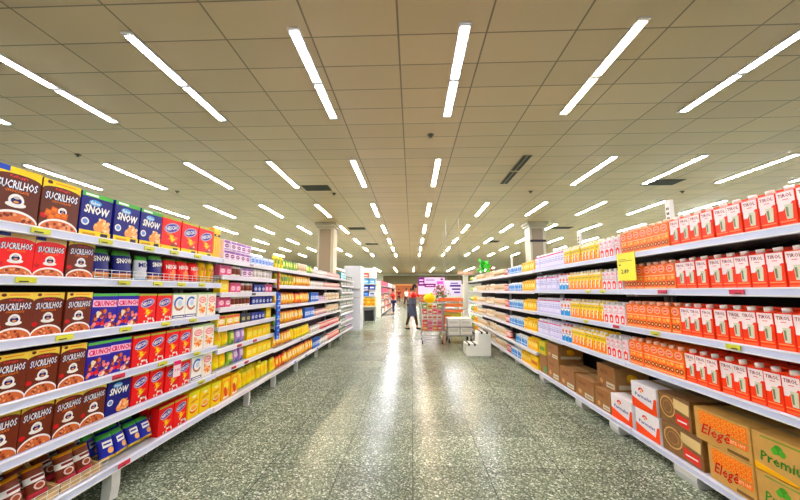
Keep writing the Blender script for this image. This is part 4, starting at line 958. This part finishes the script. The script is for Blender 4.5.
# goods on top of the right far end
b = MB(); r3 = random.Random(4)
for q in range(70):
    c = Vector((r3.uniform(-.14, .14), r3.uniform(-.2, .2), r3.uniform(0, .34))); v1 = Vector((r3.uniform(-1, 1), r3.uniform(-1, 1), r3.uniform(-1, 1))).normalized() * .07; v2 = v1.cross(Vector((0, .3, 1))).normalized() * .04
    b.face([c - v1, c + v2, c + v1, c - v2], C(r3.choice([(80, 226, 80), (120, 240, 100), (60, 190, 80)])))
b.cyl((0, 0, -.03), (0, 0, .3), .01, C((50, 130, 60)), n=6)
thing('hanging_greenery', 'bright green leafy bunch on top of right far shelving', 'greenery', (2.06, 9.6, 1.99), 0, None, b.mesh('hanging_greenery'))
small('pennant_box', 'reddish brown box above the far right shelves', 'box', 2.44, 10.9, 1.799, .35, .12, .46, (190, 90, 80), (226, 160, 150), None, -pi / 2)
small('white_sign', 'salmon strip sign at the far end of right shelving', 'sign', 2.0, 12.5, 2.06, .6, .03, .12, (240, 190, 160), (246, 226, 210), None)

# ------------------------------------------------------------------ people
def skin(name, verts, edges, m, parent, root=0, sub=1):
    me = bpy.data.meshes.new(name); me.from_pydata([v[0] for v in verts], edges, [])
    me.materials.append(m); o = bpy.data.objects.new(name, me); COL.objects.link(o); o.parent = parent
    md = o.modifiers.new('skin', 'SKIN'); md.use_smooth_shade = True
    sv = me.skin_vertices[0].data
    for i, v in enumerate(verts): sv[i].radius = v[1] if isinstance(v[1], tuple) else (v[1], v[1])
    sv[root].use_root = True
    o.modifiers.new('sub', 'SUBSURF').levels = sub; o.modifiers['sub'].render_levels = sub
    return o
def person(label, loc, rotz, shirt, lower, hair, stride=.2, lean=.1, reach=0, skirt=False, scale=1, legc=None):
    t = thing('person', label, 'person', loc, rotz); t.scale = (scale,) * 3
    SK = mat('skin_tone', (176, 120, 90), .5)
    # faces -y; z up; total 1.65
    ly = -lean
    hip, chest, neck, head = (0, 0, .9), (0, ly * .8, 1.25), (0, ly, 1.42), (0, ly * 1.15, 1.55)
    V = [(hip, (.13, .1)), ((0, ly * .35, 1.06), (.11, .085)), (chest, (.14, .095)), (neck, .05), ((0, ly * 1.15 - .01, 1.5), .07), ((0, ly * 1.2, 1.6), .075)]
    E_ = [(0, 1), (1, 2), (2, 3), (3, 4), (4, 5)]
    joints = {}
    for s_ in (-1, 1):
        fy = -stride * s_
        hp, kn, an = (s_ * .09, 0, .86), (s_ * .1, fy * .55 - .02, .47), (s_ * .1, fy, .08)
        b0 = len(V); V += [(hp, .085), (kn, .058), (an, .036), ((s_ * .11, fy - .12, .03), .028)]
        E_ += [(0, b0), (b0, b0 + 1), (b0 + 1, b0 + 2), (b0 + 2, b0 + 3)]
        sh = (s_ * .18, ly * .9, 1.36)
        if reach: el, wr = (s_ * .22, ly - .2, 1.16), (s_ * .17, ly - .44, 1.12 + .06 * s_)
        else: el, wr = (s_ * .24, ly * .6 + .05 * s_, 1.1), (s_ * .22, ly * .4 - .1 * s_, .86)
        b1 = len(V); V += [(sh, .05), (el, .037), (wr, .025)]; E_ += [(2, b1), (b1, b1 + 1), (b1 + 1, b1 + 2)]
        d = (Vector(wr) - Vector(el)).normalized(); pm = Vector(wr) + d * .06
        bp = len(V); V.append((tuple(pm), (.03, .016))); E_.append((b1 + 2, bp))
        up = Vector((0, 0, 1)) if abs(d.z) < .6 else Vector((0, 1, 0)); side = d.cross(up).normalized().cross(d)
        for f in range(4):
            o_ = side * (-.026 + .017 * f); L_ = (.055, .07, .066, .05)[f]
            q = len(V); V += [(tuple(pm + o_ + d * .02), .0085), (tuple(pm + o_ * 1.1 + d * (.02 + L_ * .6) + Vector((0, 0, -.008))), .008), (tuple(pm + o_ * 1.1 + d * (.015 + L_) + Vector((0, 0, -.025))), .0065)]
            E_ += [(bp, q), (q, q + 1), (q + 1, q + 2)]
        q = len(V); V += [(tuple(pm + side * .04 - d * .01), .009), (tuple(pm + side * .055 + d * .03), .0075)]; E_ += [(b1 + 2, q), (q, q + 1)]
        joints[s_] = (hp, kn, an, sh, el, wr, fy)
    skin('body', V, E_, SK, t)
    g = MB(); hc = Vector((0, ly * 1.2, 1.6))
    g.ball(tuple(hc + Vector((0, -.085, -.02))), .014, SK, (1, 1.5, 1.5), 8)
    link('nose', g.mesh('nose'), t)
    g = MB()
    for s_ in (-1, 1): g.ball(tuple(hc + Vector((s_ * .03, -.078, .005))), .01, M_BLACK, (1.3, .6, .7), 8)
    link('eyes', g.mesh('eyes'), t)
    g = MB(); g.ball(tuple(hc + Vector((0, -.078, -.06))), .016, C((140, 60, 60)), (1.3, .4, .35), 8); link('mouth', g.mesh('mouth'), t)
    g = MB()
    for s_ in (-1, 1): g.ball(tuple(hc + Vector((s_ * .082, 0, -.01))), .018, SK, (.5, 1, 1.5), 8)
    link('ears', g.mesh('ears'), t)
    g = MB(); g.ball(tuple(hc + Vector((0, .022, .025))), .096, C(hair), (.98, 1.0, 1.05), 14); g.ball(tuple(hc + Vector((0, .08, -.05))), .06, C(hair), (1.1, .8, 1.4), 10); link('hair', g.mesh('hair'), t)
    # shirt
    SV = [((0, 0, .93), (.155, .125)), ((0, ly * .35, 1.06), (.135, .11)), (chest, (.165, .12)), ((0, ly * .95, 1.385), (.075, .07))]; SE = [(0, 1), (1, 2), (2, 3)]
    for s_ in (-1, 1):
        hp, kn, an, sh, el, wr, fy = joints[s_]; k = len(SV)
        SV += [(sh, .066), (tuple(Vector(sh).lerp(Vector(el), .75)), .056)]; SE += [(2, k), (k, k + 1)]
    skin('shirt', SV, SE, C(shirt, .8), t)
    if skirt:
        g = MB(); n = 24; rings = [(1.2, .15, .125, -.06), (1.05, .14, .125, -.04), (.9, .19, .16, 0), (.7, .19, .18, -.01), (.5, .17, .2, -.02)]
        pv = []
        for z, a, c, oy in rings: pv.append([g.bm.verts.new(((a + .008 * cos(8 * k_)) * cos(2 * pi * k_ / n), oy + (c + .008 * cos(8 * k_)) * sin(2 * pi * k_ / n), z)) for k_ in range(n)])
        mi_ = g.mi(C(lower, .85))
        for a, c in zip(pv, pv[1:]):
            for k_ in range(n): f = g.bm.faces.new([a[k_], a[(k_ + 1) % n], c[(k_ + 1) % n], c[k_]]); f.material_index = mi_; f.smooth = True
        link('skirt', g.mesh('skirt'), t)
        lc = legc
    else: lc = lower
    LV = [((0, 0, .9), (.15, .12))]; LE = []
    for s_ in (-1, 1):
        hp, kn, an, *_ = joints[s_]; k = len(LV); LV += [(hp, .1), (kn, .07), (tuple(Vector(an) + Vector((0, 0, .05))), .05)]; LE += [(0, k), (k, k + 1), (k + 1, k + 2)]
    skin('trousers', LV, LE, C(lc, .85), t)
    for s_ in (-1, 1):
        fy = joints[s_][6]; skin('shoe', [((s_ * .1, fy + .04, .045), .042), ((s_ * .1, fy - .06, .042), .042), ((s_ * .11, fy - .16, .034), .033)], [(0, 1), (1, 2)], C((26, 22, 22), .6), t)
    return t
person('person in red top and grey blue skirt reaching towards the cart', (-.02, 12.95, 0), radians(75), (196, 50, 44), (80, 86, 104), (40, 24, 18), .19, .12, 1, True, 1.0, (66, 48, 44))
person('person in red shirt and dark jeans by the far shelving', (-1.15, 21, 0), radians(-70), (206, 50, 46), (38, 44, 78), (34, 22, 18), .06, .06, 1, False, .93)
person('person in white shirt at the far end of the aisle', (-.55, 31, 0), radians(40), (236, 214, 206), (70, 50, 50), (30, 20, 16), .2, .05, 0, False, 1.0)
person('person in dark red clothes before the orange far wall', (-1.5, 38, 0), radians(10), (120, 30, 30), (60, 24, 24), (30, 20, 16), .1, 0, 0, False, 1.0)
person('person in pink top walking at the far end', (-.1, 27, 0), radians(200), (226, 110, 100), (80, 50, 44), (60, 36, 20), .22, 0, 0, False, .98)

# ------------------------------------------------------------------ camera, world, colour
cam = bpy.data.cameras.new('camera'); co = bpy.data.objects.new('camera', cam); COL.objects.link(co)
F = 333.
cam.sensor_width = 36; cam.lens = F * 36 / 800; cam.clip_start = .05; cam.clip_end = 300
co.location = (0, 0, 1.45); co.rotation_euler = (pi / 2 + atan(41 / F), 0, atan(12 / F))
SC.camera = co
wd = bpy.data.worlds.new('world'); SC.world = wd; wd.use_nodes = True
wd.node_tree.nodes['Background'].inputs[0].default_value = (.9, .9, .85, 1); wd.node_tree.nodes['Background'].inputs[1].default_value = .3
SC.view_settings.view_transform = 'Standard'; SC.view_settings.look = 'None'; SC.view_settings.gamma = 1; SC.view_settings.use_curve_mapping = False
SC.view_settings.exposure = 1.15
SC.cycles.use_denoising = True; SC.cycles.max_bounces = 8; SC.cycles.diffuse_bounces = 5; SC.cycles.glossy_bounces = 3
SC.cycles.sample_clamp_indirect = 8; SC.cycles.caustics_reflective = False; SC.cycles.caustics_refractive = False
